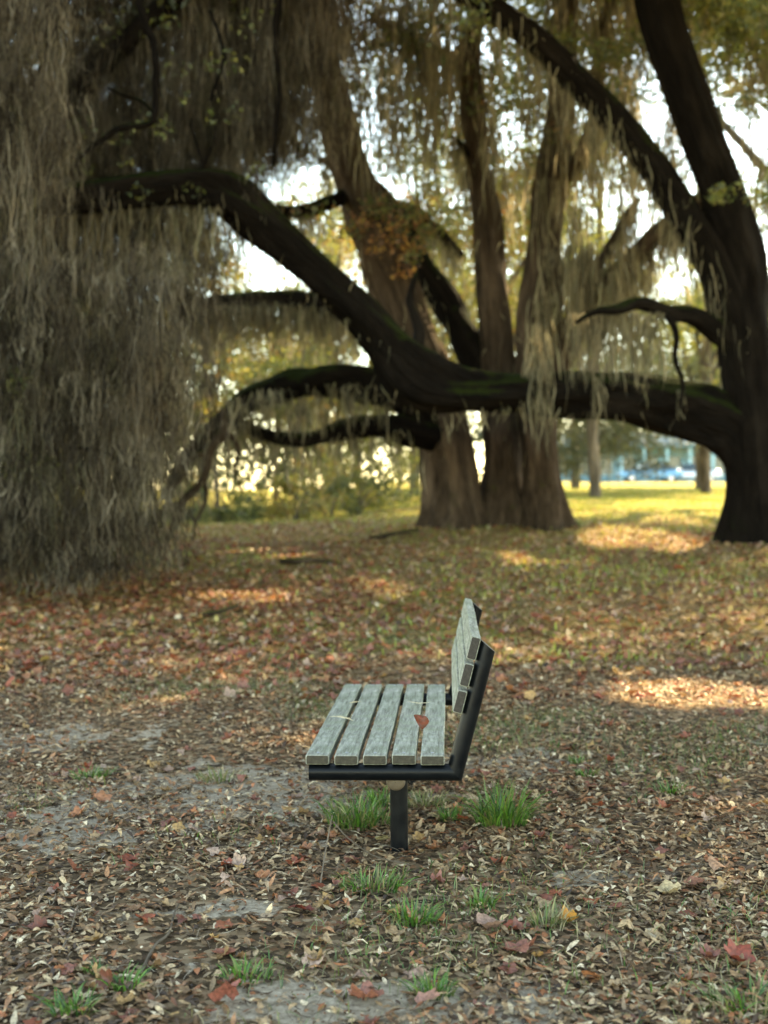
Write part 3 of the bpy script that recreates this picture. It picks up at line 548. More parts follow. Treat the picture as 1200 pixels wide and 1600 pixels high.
# ------------------------------------------------------------------ cars and pale blue building beyond the lawn
GLASS = simple('car_glass', (.03, .05, .06), .08, 0, .1)
TYRE = simple('tyre_rubber', (.02, .02, .02), .8, 0, .2); RIM = simple('rim_metal', (.5, .5, .52), .3, .8, .1)
def lathe(mb, prof, axis_c, sides=20):
    """profile (radius, y) round the y axis at axis_c"""
    th = np.arange(sides) * 2 * np.pi / sides; v = np.array([[(axis_c[0] + r * math.cos(a), axis_c[1] + yy, axis_c[2] + r * math.sin(a)) for a in th] for r, yy in prof]).reshape(-1, 3)
    f = [(k * sides + j, k * sides + (j + 1) % sides, (k + 1) * sides + (j + 1) % sides, (k + 1) * sides + j) for k in range(len(prof) - 1) for j in range(sides)]
    mb.add(v, f)
def car(label, paint, x, y, flip=1):
    g = float(ground(x, y)) + .03; t = thing('parked_car', label, 'car', (x, y, g), (0, 0, 0 if flip > 0 else math.pi))
    # body: stations along the length with half width and height outline
    st = [(-2.2, .45, .62, .66), (-2.12, .32, .78, .8), (-1.6, .24, .84, .88), (-.8, .22, .86, .93), (.2, .22, .87, .95), (1.2, .22, .86, .96), (1.9, .26, .82, .98), (2.18, .36, .76, .95), (2.25, .5, .66, .8)]
    v = []; ns = 10
    for (xx, zb, hw, zt) in st:
        for (a, b) in ((-1, .12), (-1.02, .45), (-.98, .8), (-.86, 1), (-.4, 1.02), (.4, 1.02), (.86, 1), (.98, .8), (1.02, .45), (1, .12)): v.append((xx, a * hw, zb + (zt - zb) * b))
    f = [(k * ns + j, k * ns + (j + 1) % ns, (k + 1) * ns + (j + 1) % ns, (k + 1) * ns + j) for k in range(len(st) - 1) for j in range(ns)]
    mb = MB(); mb.add(v, f); v = np.array(v); mb.add(np.vstack([v[:ns], v[:ns].mean(0)]), f3=[(j + 1, j, ns) for j in range(ns - 1)]); mb.add(np.vstack([v[-ns:], v[-ns:].mean(0)]), f3=[(j, j + 1, ns) for j in range(ns - 1)])
    mb.build('body', paint, t)
    cs = [(-1.15, .8, .93), (-.35, .66, 1.42), (.3, .66, 1.47), (1.0, .64, 1.42), (1.75, .76, .97)]
    mb = MB(); v = [(xx, s * hw, zz) for (xx, hw, zz) in cs for s in (-1, 1)]
    mb.add(v[2:8], [(2 * k, 2 * k + 1, 2 * k + 3, 2 * k + 2) for k in range(2)]); mb.build('roof', paint, t)
    for s in (-1, 1):
        mb = MB(); mb.add([(xx, s * hw * 1.0, zz - .02) for (xx, hw, zz) in cs] + [(-.35, s * .82, .94), (.3, s * .83, .95), (1.0, s * .82, .96)], f3=[(0, 5, 1), (7, 4, 3)], f4=[(5, 6, 2, 1), (6, 7, 3, 2)]); mb.build('side_window', GLASS, t, False)
    mb = MB(); mb.add([(-1.15, -.8, .92), (-1.15, .8, .92), (-.35, .66, 1.42), (-.35, -.66, 1.42)], [(0, 1, 2, 3)]); mb.build('windscreen', GLASS, t, False)
    mb = MB(); mb.add([(1.75, -.76, .97), (1.75, .76, .97), (1.0, .64, 1.42), (1.0, -.64, 1.42)], [(0, 1, 2, 3)]); mb.build('rear_window', GLASS, t, False)
    for xx in (-1.38, 1.38):
        for s in (-1, 1):
            w_ = thing('wheel', None, None); w_.parent = t; w_.location = (xx, s * .76, .32)
            mb = MB(); lathe(mb, [(.2, -.1), (.31, -.1), (.33, -.06), (.33, .06), (.31, .1), (.2, .1)], (0, 0, 0)); mb.build('tyre', TYRE, w_)
            mb = MB(); lathe(mb, [(.01, -.11), (.12, -.1), (.2, -.11), (.21, 0), (.2, .11), (.12, .1), (.01, .11)], (0, 0, 0)); mb.build('rim', RIM, w_)
    for s in (-1, 1):
        mb = MB(); mb.box((-2.19, s * .5 - .16, .62), (-2.1, s * .5 + .16, .74)); mb.build('headlight', simple('lamp_glass', (.7, .7, .68), .1), t)
        mb = MB(); mb.box((2.14, s * .55 - .15, .74), (2.24, s * .55 + .15, .88)); mb.build('tail_light', simple('tail_glass', (.4, .02, .02), .2), t)
car('bright blue parked car beyond the lawn, nose to the left', simple('blue_paint', (.12, .3, .46), .25, .2, .05), (1014 - 600) / F * 88, 88)
car('silver-white parked car partly behind the slim lawn tree', simple('silver_paint', (.55, .6, .64), .25, .3, .05), (1062 - 600) / F * 90 + .8, 90.6)
def building():
    x0, x1, y0 = 11.5, 34, 104.0; g = 2.36
    t = thing('pale_building', 'long low pale blue building with slim posts beyond the road', 'building', (x0, y0, g)); W = x1 - x0
    blue = simple('blue_wall', (.12, .25, .32), .7, 0, .1, 2); white = simple('white_post', (.22, .42, .52), .6, 0, .05); dark = simple('dark_window', (.05, .09, .11), .15)
    mb = MB(); mb.box((0, 0, -.2), (W, 6, 3.1)); mb.build('wall', blue, t, False)
    mb = MB(); mb.add([(-.5, -1.9, 3.12), (W + .5, -1.9, 3.12), (W + .5, 6.4, 3.12), (-.5, 6.4, 3.12), (-.5, -1.9, 3.42), (W + .5, -1.9, 3.42), (W + .5, 2.3, 4.5), (-.5, 2.3, 4.5), (-.5, 6.4, 3.42), (W + .5, 6.4, 3.42)], [(0, 3, 2, 1), (0, 1, 5, 4), (4, 5, 6, 7), (7, 6, 9, 8), (2, 3, 8, 9), (0, 4, 7, 3), (3, 7, 8, 3), (1, 2, 6, 5), (2, 9, 6, 2)][:5], [(0, 4, 7), (0, 7, 3), (3, 7, 8), (1, 6, 5), (1, 2, 6), (2, 9, 6)]); mb.build('roof', simple('grey_roof', (.06, .13, .16), .7, 0, .1, 3), t, False)
    k = 0.4
    while k < W:
        mb = MB(); mb.box((k, -1.7, -.2), (k + .22, -1.48, 3.11)); mb.build('post', white, t, False)
        if k + 2 < W:
            mb = MB(); mb.box((k + .55, -.03, .9), (k + 1.55, .05, 2.4)); wd = mb.build('window', dark, t, False)
            mb = MB(); mb.box((k + .45, -.06, .78), (k + 1.65, -.01, .9)); mb.build('sill', white, wd, False)
        k += 1.9
building()

# ------------------------------------------------------------------ BENCH
def slat_material():
    m, t, b, o = mat('weathered_slats'); tc = N(t, 'TexCoord'); p = tc.outputs['Object']
    mp = N(t, 'Mapping'); mp.inputs['Scale'].default_value = (1, .09, 1); L(t, p, mp.inputs[0])
    n1 = noise(t, mp.outputs[0], 60, 8, .75); n2 = noise(t, p, 9, 5, .6); n3 = noise(t, p, 150, 4, .7); n4 = noise(t, p, 26, 6, .7)
    c = ramp(t, n1, [(.34, (.05, .048, .036)), (.48, (.175, .172, .135)), (.68, (.38, .378, .32))])
    c = mixc(t, ramp(t, n2, [(.45, (0, 0, 0)), (.7, (.7, .7, .7))]), c, (.15, .18, .10))
    c = mixc(t, ramp(t, n3, [(.6, (0, 0, 0)), (.72, (.8, .8, .8))]), c, (.09, .09, .07))
    c = mixc(t, ramp(t, n4, [(.6, (0, 0, 0)), (.75, (.6, .6, .6))]), c, (.42, .46, .44))
    L(t, c, b.inputs['Base Color']); b.inputs['Roughness'].default_value = .8
    ad = N(t, 'Math', operation='ADD'); L(t, n1, ad.inputs[0]); L(t, n3, ad.inputs[1]); bump(t, ad.outputs[0], b, .7, .004)
    return m
SLAT = slat_material()
ENDG = simple('slat_end_grain', (.03, .024, .018), .9, 0, .5, 90, .003)
SEATEND = simple('seat_end_grain', (.035, .029, .018), .9, 0, .5, 70, .003)
def frame_material():
    m, t, b, o = mat('black_powder_coat'); tc = N(t, 'TexCoord'); p = tc.outputs['Object']
    n1 = noise(t, p, 14, 6, .7); n2 = noise(t, p, 90, 5, .8)
    c = mixc(t, ramp(t, n1, [(.4, (0, 0, 0)), (.75, (.6, .6, .6))]), (.002, .0028, .0038), (.006, .0075, .0078))
    c = mixc(t, ramp(t, n2, [(.66, (0, 0, 0)), (.74, (.5, .5, .5))]), c, (.11, .11, .1))
    L(t, c, b.inputs['Base Color']); L(t, ramp(t, n1, [(.3, (.26, .26, .26)), (.8, (.5, .5, .5))]), b.inputs['Roughness']); b.inputs['Specular IOR Level'].default_value = .15; bump(t, n2, b, .15, .002)
    return m
PAINT = frame_material(); CAP = simple('beige_cap', (.1, .076, .052), .6, 0, .25, 30); STEEL = simple('bolt_steel', (.3, .3, .3), .4, .8, .2)
def slat(name, w_, th, ln, parent, loc, rot, endm):
    """bevelled plank, length along y, with slightly worn edges"""
    bv = .003; ys = np.concatenate([[0, bv], np.linspace(.06, ln - .06, 26), [ln - bv, ln]]); v = []; ph = rng.uniform(0, 6, 4)
    for y in ys:
        e = bv if (y == 0 or y == ln) else 0; wob = .0007 * math.sin(y * 5 + ph[0]) + .0003 * math.sin(y * 19 + ph[1]); zz = .0006 * math.sin(y * 4 + ph[2])
        a = w_ / 2 - e + wob * .5; h = th / 2 - e; q = bv * (1 + .4 * math.sin(y * 31 + ph[3]))
        for (X, Z) in ((-a, -h + q), (-a, h - q), (-a + q, h), (a - q, h), (a, h - q), (a, -h + q), (a - q, -h), (-a + q, -h)): v.append((X + wob, y, Z + zz))
    n = len(ys); f = [(k * 8 + j, (k + 1) * 8 + j, (k + 1) * 8 + (j + 1) % 8, k * 8 + (j + 1) % 8) for k in range(n - 1) for j in range(8)]
    e8 = [tuple(range(8)), tuple(range((n - 1) * 8 + 7, (n - 1) * 8 - 1, -1))]
    o = mesh(name, v, [np.array(f), np.array(e8)], None, parent, smooth=False, mats=[SLAT, endm], fmat=[0] * len(f) + [1, 1]); o.location = loc; o.rotation_euler = rot; return o
def cut_tube(mb, rings, r, sides=28):
    """rings: (centre, axis, plane normal)"""
    V = []
    for (c, a, n) in rings:
        c = np.array(c, float); a = np.array(a, float); a /= np.linalg.norm(a); n = np.array(n, float)
        u = np.array([0, 1., 0]); w2 = np.cross(a, u)
        for k in range(sides):
            th = 2 * np.pi * k / sides; o = r * (math.cos(th) * u + math.sin(th) * w2); V.append(c + o - a * (o.dot(n) / a.dot(n)))
    m = len(rings); f = [(k * sides + j, k * sides + (j + 1) % sides, (k + 1) * sides + (j + 1) % sides, (k + 1) * sides + j) for k in range(m - 1) for j in range(sides)]
    V = np.array(V); mb.add(V, f)
    for k, rev in ((0, 1), (m - 1, 0)):
        ring = V[k * sides:(k + 1) * sides]; mb.add(np.vstack([ring, ring.mean(0)]), f3=[((j + 1) % sides, j, sides) if rev else (j, (j + 1) % sides, sides) for j in range(sides)])
BLEN = 1.83
def bench():
    t = thing('park_bench', 'weathered grey slatted park bench on black steel posts', 'bench', (-.032, 4.82, 0), (0, R(-.5), R(-2.96)))
    for k in range(5): slat('seat_slat', .092, .038, BLEN, t, (-.271 + .046 + k * .1125, rng.uniform(-.004, .004), .444 + rng.uniform(-.001, .001)), (0, 0, 0), SEATEND)
    ln = R(14.8); ax = np.array([math.sin(ln), 0, math.cos(ln)]); pf = np.array([-math.cos(ln), 0, math.sin(ln)]); J = np.array([.313, 0, .388])
    for s0 in (.449, .342, .235):
        c = J + ax * (s0 + .045) + pf * (.0335 + .0195); slat('back_slat', .09, .038, BLEN, t, (c[0], rng.uniform(-.003, .003), c[2]), (0, -(math.pi / 2 - ln) , 0), ENDG)
    for yy in (.045, BLEN - .045):
        j = J + np.array([0, yy, 0]); bis = np.array([1, 0, 0]) + ax; mb = MB()
        cut_tube(mb, [((-.262, yy, .388), (1, 0, 0), (1, 0, 0)), ((-.1, yy, .388), (1, 0, 0), (1, 0, 0)), (j, (1, 0, 0), bis)], .0335)
        cut_tube(mb, [(j, ax, bis), (j + ax * .25, ax, ax), (j + ax * .515, ax, (20, 0, 23))], .0335)
        fr = mb.build('end_frame', PAINT, t)
        for kx in range(5):
            mb = MB(); xx = -.271 + .046 + kx * .1125; sph = [(xx + .007 * math.cos(a) * q, yy + .007 * math.sin(a) * q, .4635 + zz) for q, zz in ((1, 0), (.8, .0022), (.01, .003)) for a in np.linspace(0, 2 * np.pi, 9)[:-1]]
            mb.add(sph, [(k * 8 + i, k * 8 + (i + 1) % 8, (k + 1) * 8 + (i + 1) % 8, (k + 1) * 8 + i) for k in range(2) for i in range(8)]); mb.build('bolt', STEEL, fr)
    # beam under the seat with beige caps, on two posts
    bx, bz, br = .077, .341, .038
    mb = MB(); lathe(mb, [(.001, .1), (br, .1), (br, .3), (br, 1.0), (br, BLEN - .1), (.001, BLEN - .1)], (bx, 0, bz), 26); be = mb.build('support_beam', PAINT, t)
    for y0, s in ((.1, -1), (BLEN - .1, 1)):
        mb = MB(); lathe(mb, [(br + .001, -s * .004), (br + .001, s * .006), (br * .92, s * .018), (br * .6, s * .028), (.001, s * .032)], (bx, y0, bz), 26); mb.build('end_cap', CAP, be)
    for yy in (.33, BLEN - .33):
        mb = MB(); sd = 26; pr = [(.037, -.15), (.037, .1), (.037, .31), (.037, .345)]
        v = [(bx + .002 + r * math.cos(a), yy + r * math.sin(a), z) for r, z in pr for a in np.arange(sd) * 2 * np.pi / sd]
        mb.add(v, [(k * sd + j, k * sd + (j + 1) % sd, (k + 1) * sd + (j + 1) % sd, (k + 1) * sd + j) for k in range(3) for j in range(sd)]); mb.build('post', PAINT, t)
    return t
BENCH = bench(); bpy.context.view_layer.update(); BM = BENCH.matrix_world.copy()
def on_seat(px, py):
    """point on the seat's top plane seen at a pixel"""
    z = .465; d = (HC - z) * F / (py - HY); return (px - 600) / F * d, d, z

# ------------------------------------------------------------------ leaf litter
LPAL = np.array([(.42, .28, .15), (.34, .215, .11), (.27, .155, .075), (.17, .093, .045), (.52, .37, .21), (.09, .05, .026), (.36, .17, .08), (.4, .27, .16), (.22, .13, .065), (.62, .49, .32), (.06, .035, .02), (.33, .12, .05)])
RPAL = np.array([(.30, .075, .035), (.36, .14, .06), (.25, .09, .06), (.42, .24, .09), (.33, .2, .14), (.4, .26, .19), (.2, .06, .035)])
_st = np.array([0, .2, .5, .8, 1.0]); _wd = np.array([.06, .72, 1, .62, .03])
def oval_leaves(x, y, z, ln, wd, col, tilt):
    n = len(x); k = 5; yaw = rng.uniform(0, 6.3, n); cu = rng.normal(0, .28, n); fo = rng.uniform(-.15, .4, n); tw = rng.normal(0, .3, n)
    u = (_st - .5)[None] * ln[:, None]; bend = cu[:, None] * ln[:, None] * (_st[None] - .5) ** 2 * 2
    vs = []
    for s in (-1, 0, 1):
        ww = s * _wd[None] * wd[:, None] * .5; dz = bend + np.abs(ww) * fo[:, None] + ww * tw[:, None] * (_st[None] - .3); vs.append(np.stack([u, ww, dz], -1))
    v = np.stack(vs, 2)                                       # n,5,3,3
    rx = rng.normal(0, 1, n) * tilt; ry = rng.normal(0, 1, n) * tilt
    def rot(v, a, i, j):
        c, s = np.cos(a)[:, None, None], np.sin(a)[:, None, None]; o = v.copy(); o[..., i] = v[..., i] * c - v[..., j] * s; o[..., j] = v[..., i] * s + v[..., j] * c; return o
    v = rot(rot(rot(v, rx, 1, 2), ry, 2, 0), yaw, 0, 1)
    lift = -v[..., 2].min((1, 2)) * .8 + rng.uniform(.0, .010, n)
    v[..., 0] += x[:, None, None]; v[..., 1] += y[:, None, None]; v[..., 2] += (z + lift)[:, None, None]
    b = np.arange(n)[:, None] * 15 + (np.arange(4)[:, None] * 3 + np.arange(2)[None]).ravel()[None]
    f = np.stack([b, b + 3, b + 4, b + 1], -1).reshape(-1, 4)
    return v.reshape(-1, 3), f, np.repeat(col, 15, 0)
def lobed(npts=25, kind=0):
    th = np.linspace(0, 2 * np.pi, npts, endpoint=False)
    if kind == 0: r = .62 + .30 * np.abs(np.cos(2.5 * (th))) ** 1.5 + .06 * np.cos(14 * th)          # five-lobed
    else: r = .85 + .1 * np.cos(th) - .25 * np.exp(-((th - np.pi) / .3) ** 2) + .02 * np.cos(20 * th)        # broad heart
    return th, r
def lobed_leaves(x, y, z, sz, col, tilt, kind=0):
    n = len(x); th, r = lobed(25, kind); V = []; ring = np.stack([np.cos(th) * r, np.sin(th) * r], -1); m = 25
    inner = ring * .5; pts = np.vstack([ring, inner, [[0, 0]]]); k = len(pts)
    yaw = rng.uniform(0, 6.3, n); c1, c2, c3 = rng.normal(0, .35, n), rng.normal(0, .35, n), rng.uniform(.0, .45, n)
    px, py = pts[:, 0][None], pts[:, 1][None]
    pz = c1[:, None] * px ** 2 + c2[:, None] * py ** 2 + c3[:, None] * np.hypot(px, py) ** 3 + .1 * rng.normal(size=(n, 1)) * np.sin(4 * px + 3 * py) + .05 * rng.normal(size=(n, k))
    v = np.stack([np.repeat(px, n, 0), np.repeat(py, n, 0), pz], -1) * (sz * .5)[:, None, None]
    rx = rng.normal(0, 1, n) * tilt; c, s = np.cos(rx)[:, None], np.sin(rx)[:, None]; Y, Z = v[..., 1].copy(), v[..., 2].copy(); v[..., 1] = Y * c - Z * s; v[..., 2] = Y * s + Z * c
    c, s = np.cos(yaw)[:, None], np.sin(yaw)[:, None]; X, Y = v[..., 0].copy(), v[..., 1].copy(); v[..., 0] = X * c - Y * s; v[..., 1] = X * s + Y * c
    v[..., 2] -= v[..., 2].min(1)[:, None] * .7; v += np.stack([x, y, z], -1)[:, None]
    j = np.arange(m); j2 = (j + 1) % m; o = np.arange(n)[:, None, None] * k
    f4 = (o + np.stack([j, j2, m + j2, m + j], -1)[None]).reshape(-1, 4); f3 = (o + np.stack([m + j, m + j2, np.full(m, 2 * m)], -1)[None]).reshape(-1, 3)
    return v.reshape(-1, 3), f4, f3, np.repeat(col, k, 0)
def blotch(x, y):
    return np.sin(x * 1.9 + 1.3 * np.sin(y * 1.1)) + np.sin(y * 2.3 + 1.7 * np.sin(x * 1.4 + 2)) + .6 * np.sin(x * 5.1 + y * 3.3)
def scatter(n, d0, d1, pad=1.0, pw=1.0):
    d = d0 + (d1 - d0) * rng.uniform(0, 1, n) ** pw; x = rng.uniform(-1, 1, n) * (.34 * d + pad); return x, d
def litter():
    V, F4, F3, CO = [], [], [], []; off = 0
    def push(v, f4, f3, c):
        nonlocal off
        V.append(v); F4.append(f4 + off); CO.append(c); off_ = off; off += len(v)
        if f3 is not None: F3.append(f3 + off_)
    x, y = scatter(105000, 2.9, 10.5); p = (1 - .38 * bare(x, y)) * np.clip(.62 + .25 * blotch(x, y), .25, 1); k = rng.uniform(size=len(x)) < p; x, y = x[k], y[k]; n = len(x)
    sc = 1 + .03 * (y - 4); push(*(lambda a: (a[0], a[1], None, a[2]))(oval_leaves(x, y, ground(x, y), rng.uniform(.02, .058, n) * sc * np.where(rng.uniform(size=n) < .1, 1.5, 1), rng.uniform(.009, .023, n) * sc, pick(LPAL, n, .45), .2)))
    x, y = scatter(7000, 2.9, 11); n = len(x)      # broken twig ends and stalks among the leaves
    push(*(lambda a: (a[0], a[1], None, a[2]))(oval_leaves(x, y, ground(x, y) + .003, rng.uniform(.03, .13, n), rng.uniform(.002, .0045, n), pick(np.array([(.12, .085, .055), (.25, .19, .13), (.05, .035, .025), (.34, .28, .2)]), n, .3), .1)))
    x, y = scatter(26000, 2.9, 9); n = len(x)      # crumbled bits pressed into the soil
    push(*(lambda a: (a[0], a[1], None, a[2]))(oval_leaves(x, y, ground(x, y) - .002, rng.uniform(.006, .016, n), rng.uniform(.005, .011, n), pick(LPAL, n, .4), .25)))
    x, y = scatter(52000, 10, 34, 2.0, .8); far = np.vstack([LPAL, LPAL[:3], RPAL, RPAL[[0, 1, 3]],  [(.34, .22, .06), (.38, .27, .08), (.26, .2, .05), (.22, .18, .05), (.3, .24, .07), (.16, .15, .035)]])
    k = ~((x > 1.5) & (y > 29) & (rng.uniform(size=len(x)) < .6)); x, y = x[k], y[k]; n = len(x)
    push(*(lambda a: (a[0], a[1], None, a[2]))(oval_leaves(x, y, ground(x, y), rng.uniform(.04, .1, n), rng.uniform(.022, .06, n), pick(far, n, .3), .4)))
    x, y = scatter(1000, 3.0, 9); n = len(x); k = rng.uniform(size=n) < 1 - .6 * bare(x, y); x, y = x[k], y[k]; n = len(x)
    push(*lobed_leaves(x, y, ground(x, y) + .006, rng.uniform(.035, .085, n), pick(np.vstack([RPAL, LPAL[:3]]), n, .25), .3))
    x, y = scatter(5200, 8.5, 22, 1.5); n = len(x)
    push(*lobed_leaves(x, y, ground(x, y) + .006, rng.uniform(.06, .12, n), pick(np.vstack([RPAL, RPAL[:4], LPAL[:4]]), n, .25), .35))
    x = rng.uniform(-7, -.2, 3000); y = rng.uniform(9.2, 16, 3000); n = 3000
    push(*lobed_leaves(x, y, ground(x, y) + .006, rng.uniform(.06, .11, n), pick(np.vstack([RPAL[:4], RPAL[:2], LPAL[6:7]]), n, .25), .3))
    tag(mesh('leaf_litter', np.concatenate(V), [np.concatenate(F4), np.concatenate(F3)], LITTER, None, col=np.concatenate(CO)), kind='stuff')
litter()
def big_leaf(px, py, size, col, kind, label, tilt=.25):
    x, d = GP(px, py); v, f4, f3, c = lobed_leaves(np.zeros(1), np.zeros(1), np.zeros(1), np.array([size]), np.array([col]), tilt, kind)
    o = mesh('fallen_leaf', v, [f4, f3], LITTER, None, col=c); o.location = (x, d, float(ground(x, d)) + .012); tag(o, label, 'leaf', 'large leaves lying on the ground')
for a in ((470, 1432, .11, (.2, .045, .03), 0, 'dark red curled leaf on the ground in front of the bench, beside the grass'), (348, 1455, .075, (.3, .09, .04), 0, 'rust red leaf lying alone on the left of the path'), (348, 1500, .09, (.34, .12, .07), 0, 'pinkish brown leaf lower on the left of the path'),
          (421, 1305, .06, (.36, .1, .05), 0, 'small bright rust leaf left of the bench post'), (770, 1457, .12, (.36, .22, .16), 1, 'broad pinkish brown leaf beside the tufts below the bench'), (815, 1500, .13, (.27, .1, .065), 0, 'wide reddish brown leaf below the broad pink leaf'),
          (890, 1450, .08, (.55, .22, .02), 0, 'bright orange leaf by the dry grass tuft'), (1155, 1510, .12, (.28, .06, .035), 0, 'dark red leaf at the lower right among green grass'), (1128, 1365, .1, (.4, .22, .13), 1, 'smooth orange brown leaf at the right'), (1085, 1392, .09, (.3, .12, .07), 1, 'reddish leaf touching a big pale leaf at the right'),
          (1045, 1402, .12, (.5, .37, .2), 0, 'big pale tan leaf at the right of the path'), (570, 1572, .13, (.34, .13, .085), 0, 'large rosy leaf at the bottom edge below the bench'), (665, 1585, .11, (.36, .17, .12), 0, 'dull rose leaf at the bottom edge beside a grass tuft'), (350, 1575, .12, (.32, .1, .07), 0, 'reddish leaf at the bottom left edge'),
          (200, 1350, .1, (.25, .06, .03), 0, 'deep red leaf on the far left litter'), (160, 1255, .1, (.38, .16, .08), 0, 'orange brown leaf near the sandy patch at left'), (735, 1255, .1, (.42, .28, .18), 1, 'pale brown leaf between the grass tufts behind the post'), (598, 1322, .085, (.48, .4, .2), 0, 'yellowish leaf at the foot of the bench post')): big_leaf(*a)
# leaves lying on the seat
def seat_leaf(px, py, col, ln, wd, yaw, label, heart=False):
    x, d, z = on_seat(px, py)
    if heart:
        # lopsided leaf folded on its midrib, tip down in the gap, stalk up
        k = .00058; rib = [(850, 332, 0), (852, 365, 4), (850, 400, 5), (847, 432, 0)]
        lf = [(832, 328, -8), (802, 326, -20), (781, 331, -30), (795, 362, -16), (812, 396, -10), (832, 424, -3)]; rt = [(872, 338, -6), (890, 354, -14), (899, 374, -20), (892, 392, -16), (876, 410, -10), (860, 426, -3)]
        pts = rib + lf + rt; v = np.array([((a_ - 847) * k, -(c_ + 14 * math.sin((a_ + b_) * .05)) * k * -1.0, (432 - b_) * k * 1.02) for a_, b_, c_ in pts])
        ff = [(0, 5, 4), (0, 1, 5), (1, 6, 5), (1, 7, 6), (1, 2, 7), (2, 8, 7), (2, 9, 8), (2, 3, 9), (0, 10, 11), (0, 11, 1), (1, 11, 12), (1, 12, 13), (1, 13, 2), (2, 13, 14), (2, 14, 15), (2, 15, 3)]
        o = mesh('fallen_leaf', v, np.array(ff), LITTER, None, col=np.repeat([col], len(v), 0)); o.location = (x, d, z - .006); o.rotation_euler = (R(-14), 0, 0)
        mb = MB(); tube(mb, [(0, 0, .055), (.001, .006, .07), (.002, .016, .078)], [.0016, .0013, .0011], n=6, sides=6); mb.build('stalk', TWIG, o)
    else:
        v, f, c = oval_leaves(np.zeros(1), np.zeros(1), np.zeros(1), np.array([ln]), np.array([wd]), np.array([col]), .08)
        mb = v.copy(); ca, sa = math.cos(yaw), math.sin(yaw); a0 = math.atan2(v[13, 1] - v[1, 1], v[13, 0] - v[1, 0]); r = yaw - a0; v[:, 0], v[:, 1] = mb[:, 0] * math.cos(r) - mb[:, 1] * math.sin(r), mb[:, 0] * math.sin(r) + mb[:, 1] * math.cos(r)
        o = mesh('fallen_leaf', v, f, LITTER, None, col=c); o.location = (x, d, z + .001)
    tag(o, label, 'leaf')
seat_leaf(660, 1138, (.17, .032, .012), 0, 0, 0, 'red-brown leaf standing in the gap between two seat slats', True)
seat_leaf(655, 1103, (.75, .62, .4), .12, .03, .1, 'pale curled dry leaf on the seat, behind the red-brown leaf')
seat_leaf(533, 1128, (.75, .62, .4), .115, .03, -.05, 'pale dry leaf across the front two slats, nearer one')
seat_leaf(555, 1101, (.65, .5, .28), .07, .02, .6, 'small crumpled tan leaf in the first seat gap, farther one')
def twig(px, label, r=.004, lift=.01):
    pts = [(*GP(a, b), c) for a, b, c in px]; pts = np.array([(x, y, float(ground(x, y)) + lift + c) for x, y, c in pts]); o0 = pts[0].copy()
    mb = MB(); tube(mb, pts - o0, np.linspace(r, r * .5, len(pts)), sides=7, n=24); o = mb.build('fallen_twig', BARK_BROWN if r > .03 else TWIG, None); o.location = o0; tag(o, label, 'twig')
twig([(520, 1308, .05), (545, 1330, .035), (585, 1352, .02), (640, 1362, .012)], 'thin dark twig lying left of the bench post', .0035)
twig([(500, 1392, 0), (508, 1350, .03), (519, 1306, .07)], 'straight pale stalk leaning up in front of the bench', .003)
twig([(218, 1530, 0), (240, 1490, .0), (262, 1470, .0), (270, 1440, .0), (278, 1420, .0)], 'long crooked twig on the left of the path', .006)
twig([(90, 1500, 0), (105, 1470, 0), (120, 1430, .01)], 'short grey twig at the left edge', .004)
twig([(225, 1250, 0), (250, 1246, .0), (290, 1240, .01)], 'low curved stick beside the sandy patch', .007)
twig([(438, 880, 0), (470, 884, .05), (500, 881, .03), (545, 884, -.03)], 'fallen dark branch lying on the grass before the wide oak', .05, .02)
twig([(315, 965, 0), (345, 966, .05), (372, 958, .06)], 'short dark branch on the leaf-strewn ground near the moss curtain', .031, .02)
twig([(580, 845, 0), (620, 838, .03), (655, 834, .05)], 'dark root-like branch at the foot of the wide oak', .06, .03)

# ------------------------------------------------------------------ grass
GP1 = np.array([(.045, .13, .016), (.07, .18, .02), (.028, .085, .012), (.1, .22, .03), (.14, .17, .035)])
GP2 = np.array([(.17, .16, .06), (.24, .2, .09), (.11, .14, .04), (.3, .25, .13), (.1, .15, .04)])
def blades(x, y, z, ln, wd, lean, pal, az=None):
    n = len(x); a = rng.uniform(0, 6.3, n) if az is None else az; s = np.array([0, .35, .7, 1.0])[None]
    h = ln[:, None] * (s - lean[:, None] * .45 * s ** 2.2); o = ln[:, None] * lean[:, None] * (.25 * s + .65 * s ** 2)
    c = np.stack([x[:, None] + np.cos(a)[:, None] * o, y[:, None] + np.sin(a)[:, None] * o, z[:, None] + h], -1)
    wq = wd[:, None] * np.array([.8, 1, .75, .05])[None] * .5; b = a + rng.normal(0, .5, n); p = np.stack([-np.sin(b)[:, None] * wq, np.cos(b)[:, None] * wq, np.zeros_like(wq)], -1)
    v = np.stack([c - p, c + p], 2).reshape(-1, 3); i = (np.arange(n)[:, None] * 4 + np.arange(3)[None]) * 2
    return v, np.stack([i, i + 1, i + 3, i + 2], -1).reshape(-1, 4), np.repeat(pick(pal, n), 8, 0)
def tuft(px, py, r, h, n, pal, label):
    x, d = GP(px, py); rr = r * np.sqrt(rng.uniform(0, 1, n)); a = rng.uniform(0, 6.3, n); bx, by = rr * np.cos(a), rr * np.sin(a) * .7
    ln = h * rng.uniform(.45, 1.1, n); lean = np.clip(rng.normal(.45, .25, n) + .4 * rr / r, 0, 1.3); z = ground(x + bx, d + by) - float(ground(x, d))
    v, f, c = blades(bx, by, z, ln, rng.uniform(.0035, .0075, n), lean, pal, a + rng.normal(0, .7, n))
    o = mesh('grass_tuft', v, f, GRASS, None, col=c); o.location = (x, d, float(ground(x, d)) - .004); tag(o, label, 'grass tuft', 'grass tufts around the bench')
MIX = np.vstack([GP1, GP1, GP2[:3]])
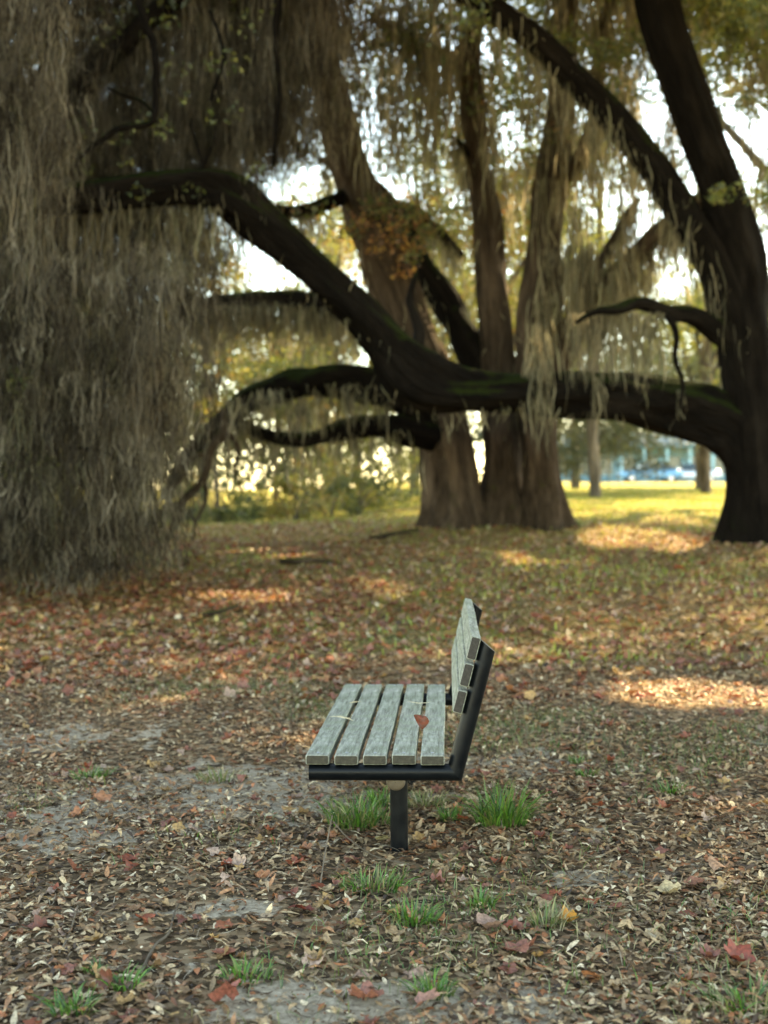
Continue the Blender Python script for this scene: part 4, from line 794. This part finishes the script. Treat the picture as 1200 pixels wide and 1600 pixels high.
for a in ((785, 1292, .11, .25, 240, GP1, 'tallest bright green tuft, right of the bench post'), (562, 1292, .14, .18, 260, MIX, 'wide green tuft just left of the bench post, under the seat'), (596, 1262, .07, .14, 80, GP1, 'green tuft close against the left of the post'), (702, 1285, .05, .1, 70, GP1, 'small green tuft between the post and the tallest tuft'), (665, 1262, .1, .1, 120, GP2, 'dry olive tuft behind the post'),
          (648, 1446, .08, .1, 110, GP1, 'low spiky green tuft in front of the bench post'), (585, 1395, .12, .1, 150, MIX, 'spreading green tuft left of the low spiky one'), (752, 1420, .05, .1, 60, MIX, 'small upright tuft with a dry red leaf beside it'), (855, 1450, .06, .11, 70, GP2, 'dry yellowish tuft beside the orange leaf'), (676, 1560, .06, .09, 80, GP1, 'green tuft near the bottom edge under the bench'),
          (385, 1540, .07, .09, 70, GP1, 'spiky green tuft at the lower left of the path'), (192, 1548, .05, .09, 50, GP1, 'green tuft beside two others at the lower left'), (148, 1525, .03, .06, 30, GP1, 'smallest green tuft of the lower left three'), (112, 1590, .07, .09, 70, GP1, 'thick green tuft in the bottom left corner'), (1048, 1240, .08, .09, 70, MIX, 'low green tuft out to the right of the bench'), (905, 1195, .05, .08, 50, MIX, 'small green tuft behind and right of the bench'),
          (140, 1218, .1, .1, 90, MIX, 'sparse green tuft beyond the sandy patch on the left'), (1170, 1580, .12, .09, 110, MIX, 'thick green patch in the bottom right corner'), (345, 1222, .12, .1, 90, GP2, 'olive tuft at the edge of the sandy patch'), (920, 1215, .06, .08, 60, MIX, 'bright little tuft right of the bench back')): tuft(*a)
def thin_grass():
    x, y = scatter(150000, 3.0, 14, 1.0, .9); b = np.sin(x * 1.3 + 2 * np.sin(y * .8) + 1) + np.sin(y * 1.7 + 1.5 * np.sin(x * 1.2)) + .8 * np.sin(x * 4.1 - y * 2.7)
    p = np.clip((b - .1) * .5, 0, 1) * (1 - bare(x, y)) * np.where(y < 6.5, .45, .7); k = rng.uniform(size=len(x)) < p; x, y = x[k], y[k]; n = len(x)
    v, f, c = blades(x, y, ground(x, y), rng.uniform(.025, .075, n), rng.uniform(.002, .0042, n), np.clip(rng.normal(.8, .3, n), .1, 1.3), np.vstack([GP2, GP1[:3], GP1[4:]]))
    tag(mesh('thin_grass', v, f, GRASS, None, col=c), kind='stuff')
    x, y = scatter(90000, 10, 60, 2, .75); k = (x > -2) | (y < 30); k &= ~((y < 27) & (rng.uniform(size=len(x)) > np.clip(.2 + .3 * np.sin(x * .9 + 1.4 * np.sin(y * .6)) + .25 * np.sin(y * .8 + x * .3) + .07 * x, .04, .9))); x, y = x[k], y[k]; n = len(x)
    v, f, c = blades(x, y, ground(x, y), rng.uniform(.05, .11, n), rng.uniform(.01, .025, n), np.clip(rng.normal(.5, .3, n), .1, 1.2), np.array([(.18, .22, .028), (.24, .25, .035), (.14, .19, .026), (.32, .25, .055)]))
    tag(mesh('lawn_grass', v, f, GRASS, None, col=c), kind='stuff')
thin_grass()
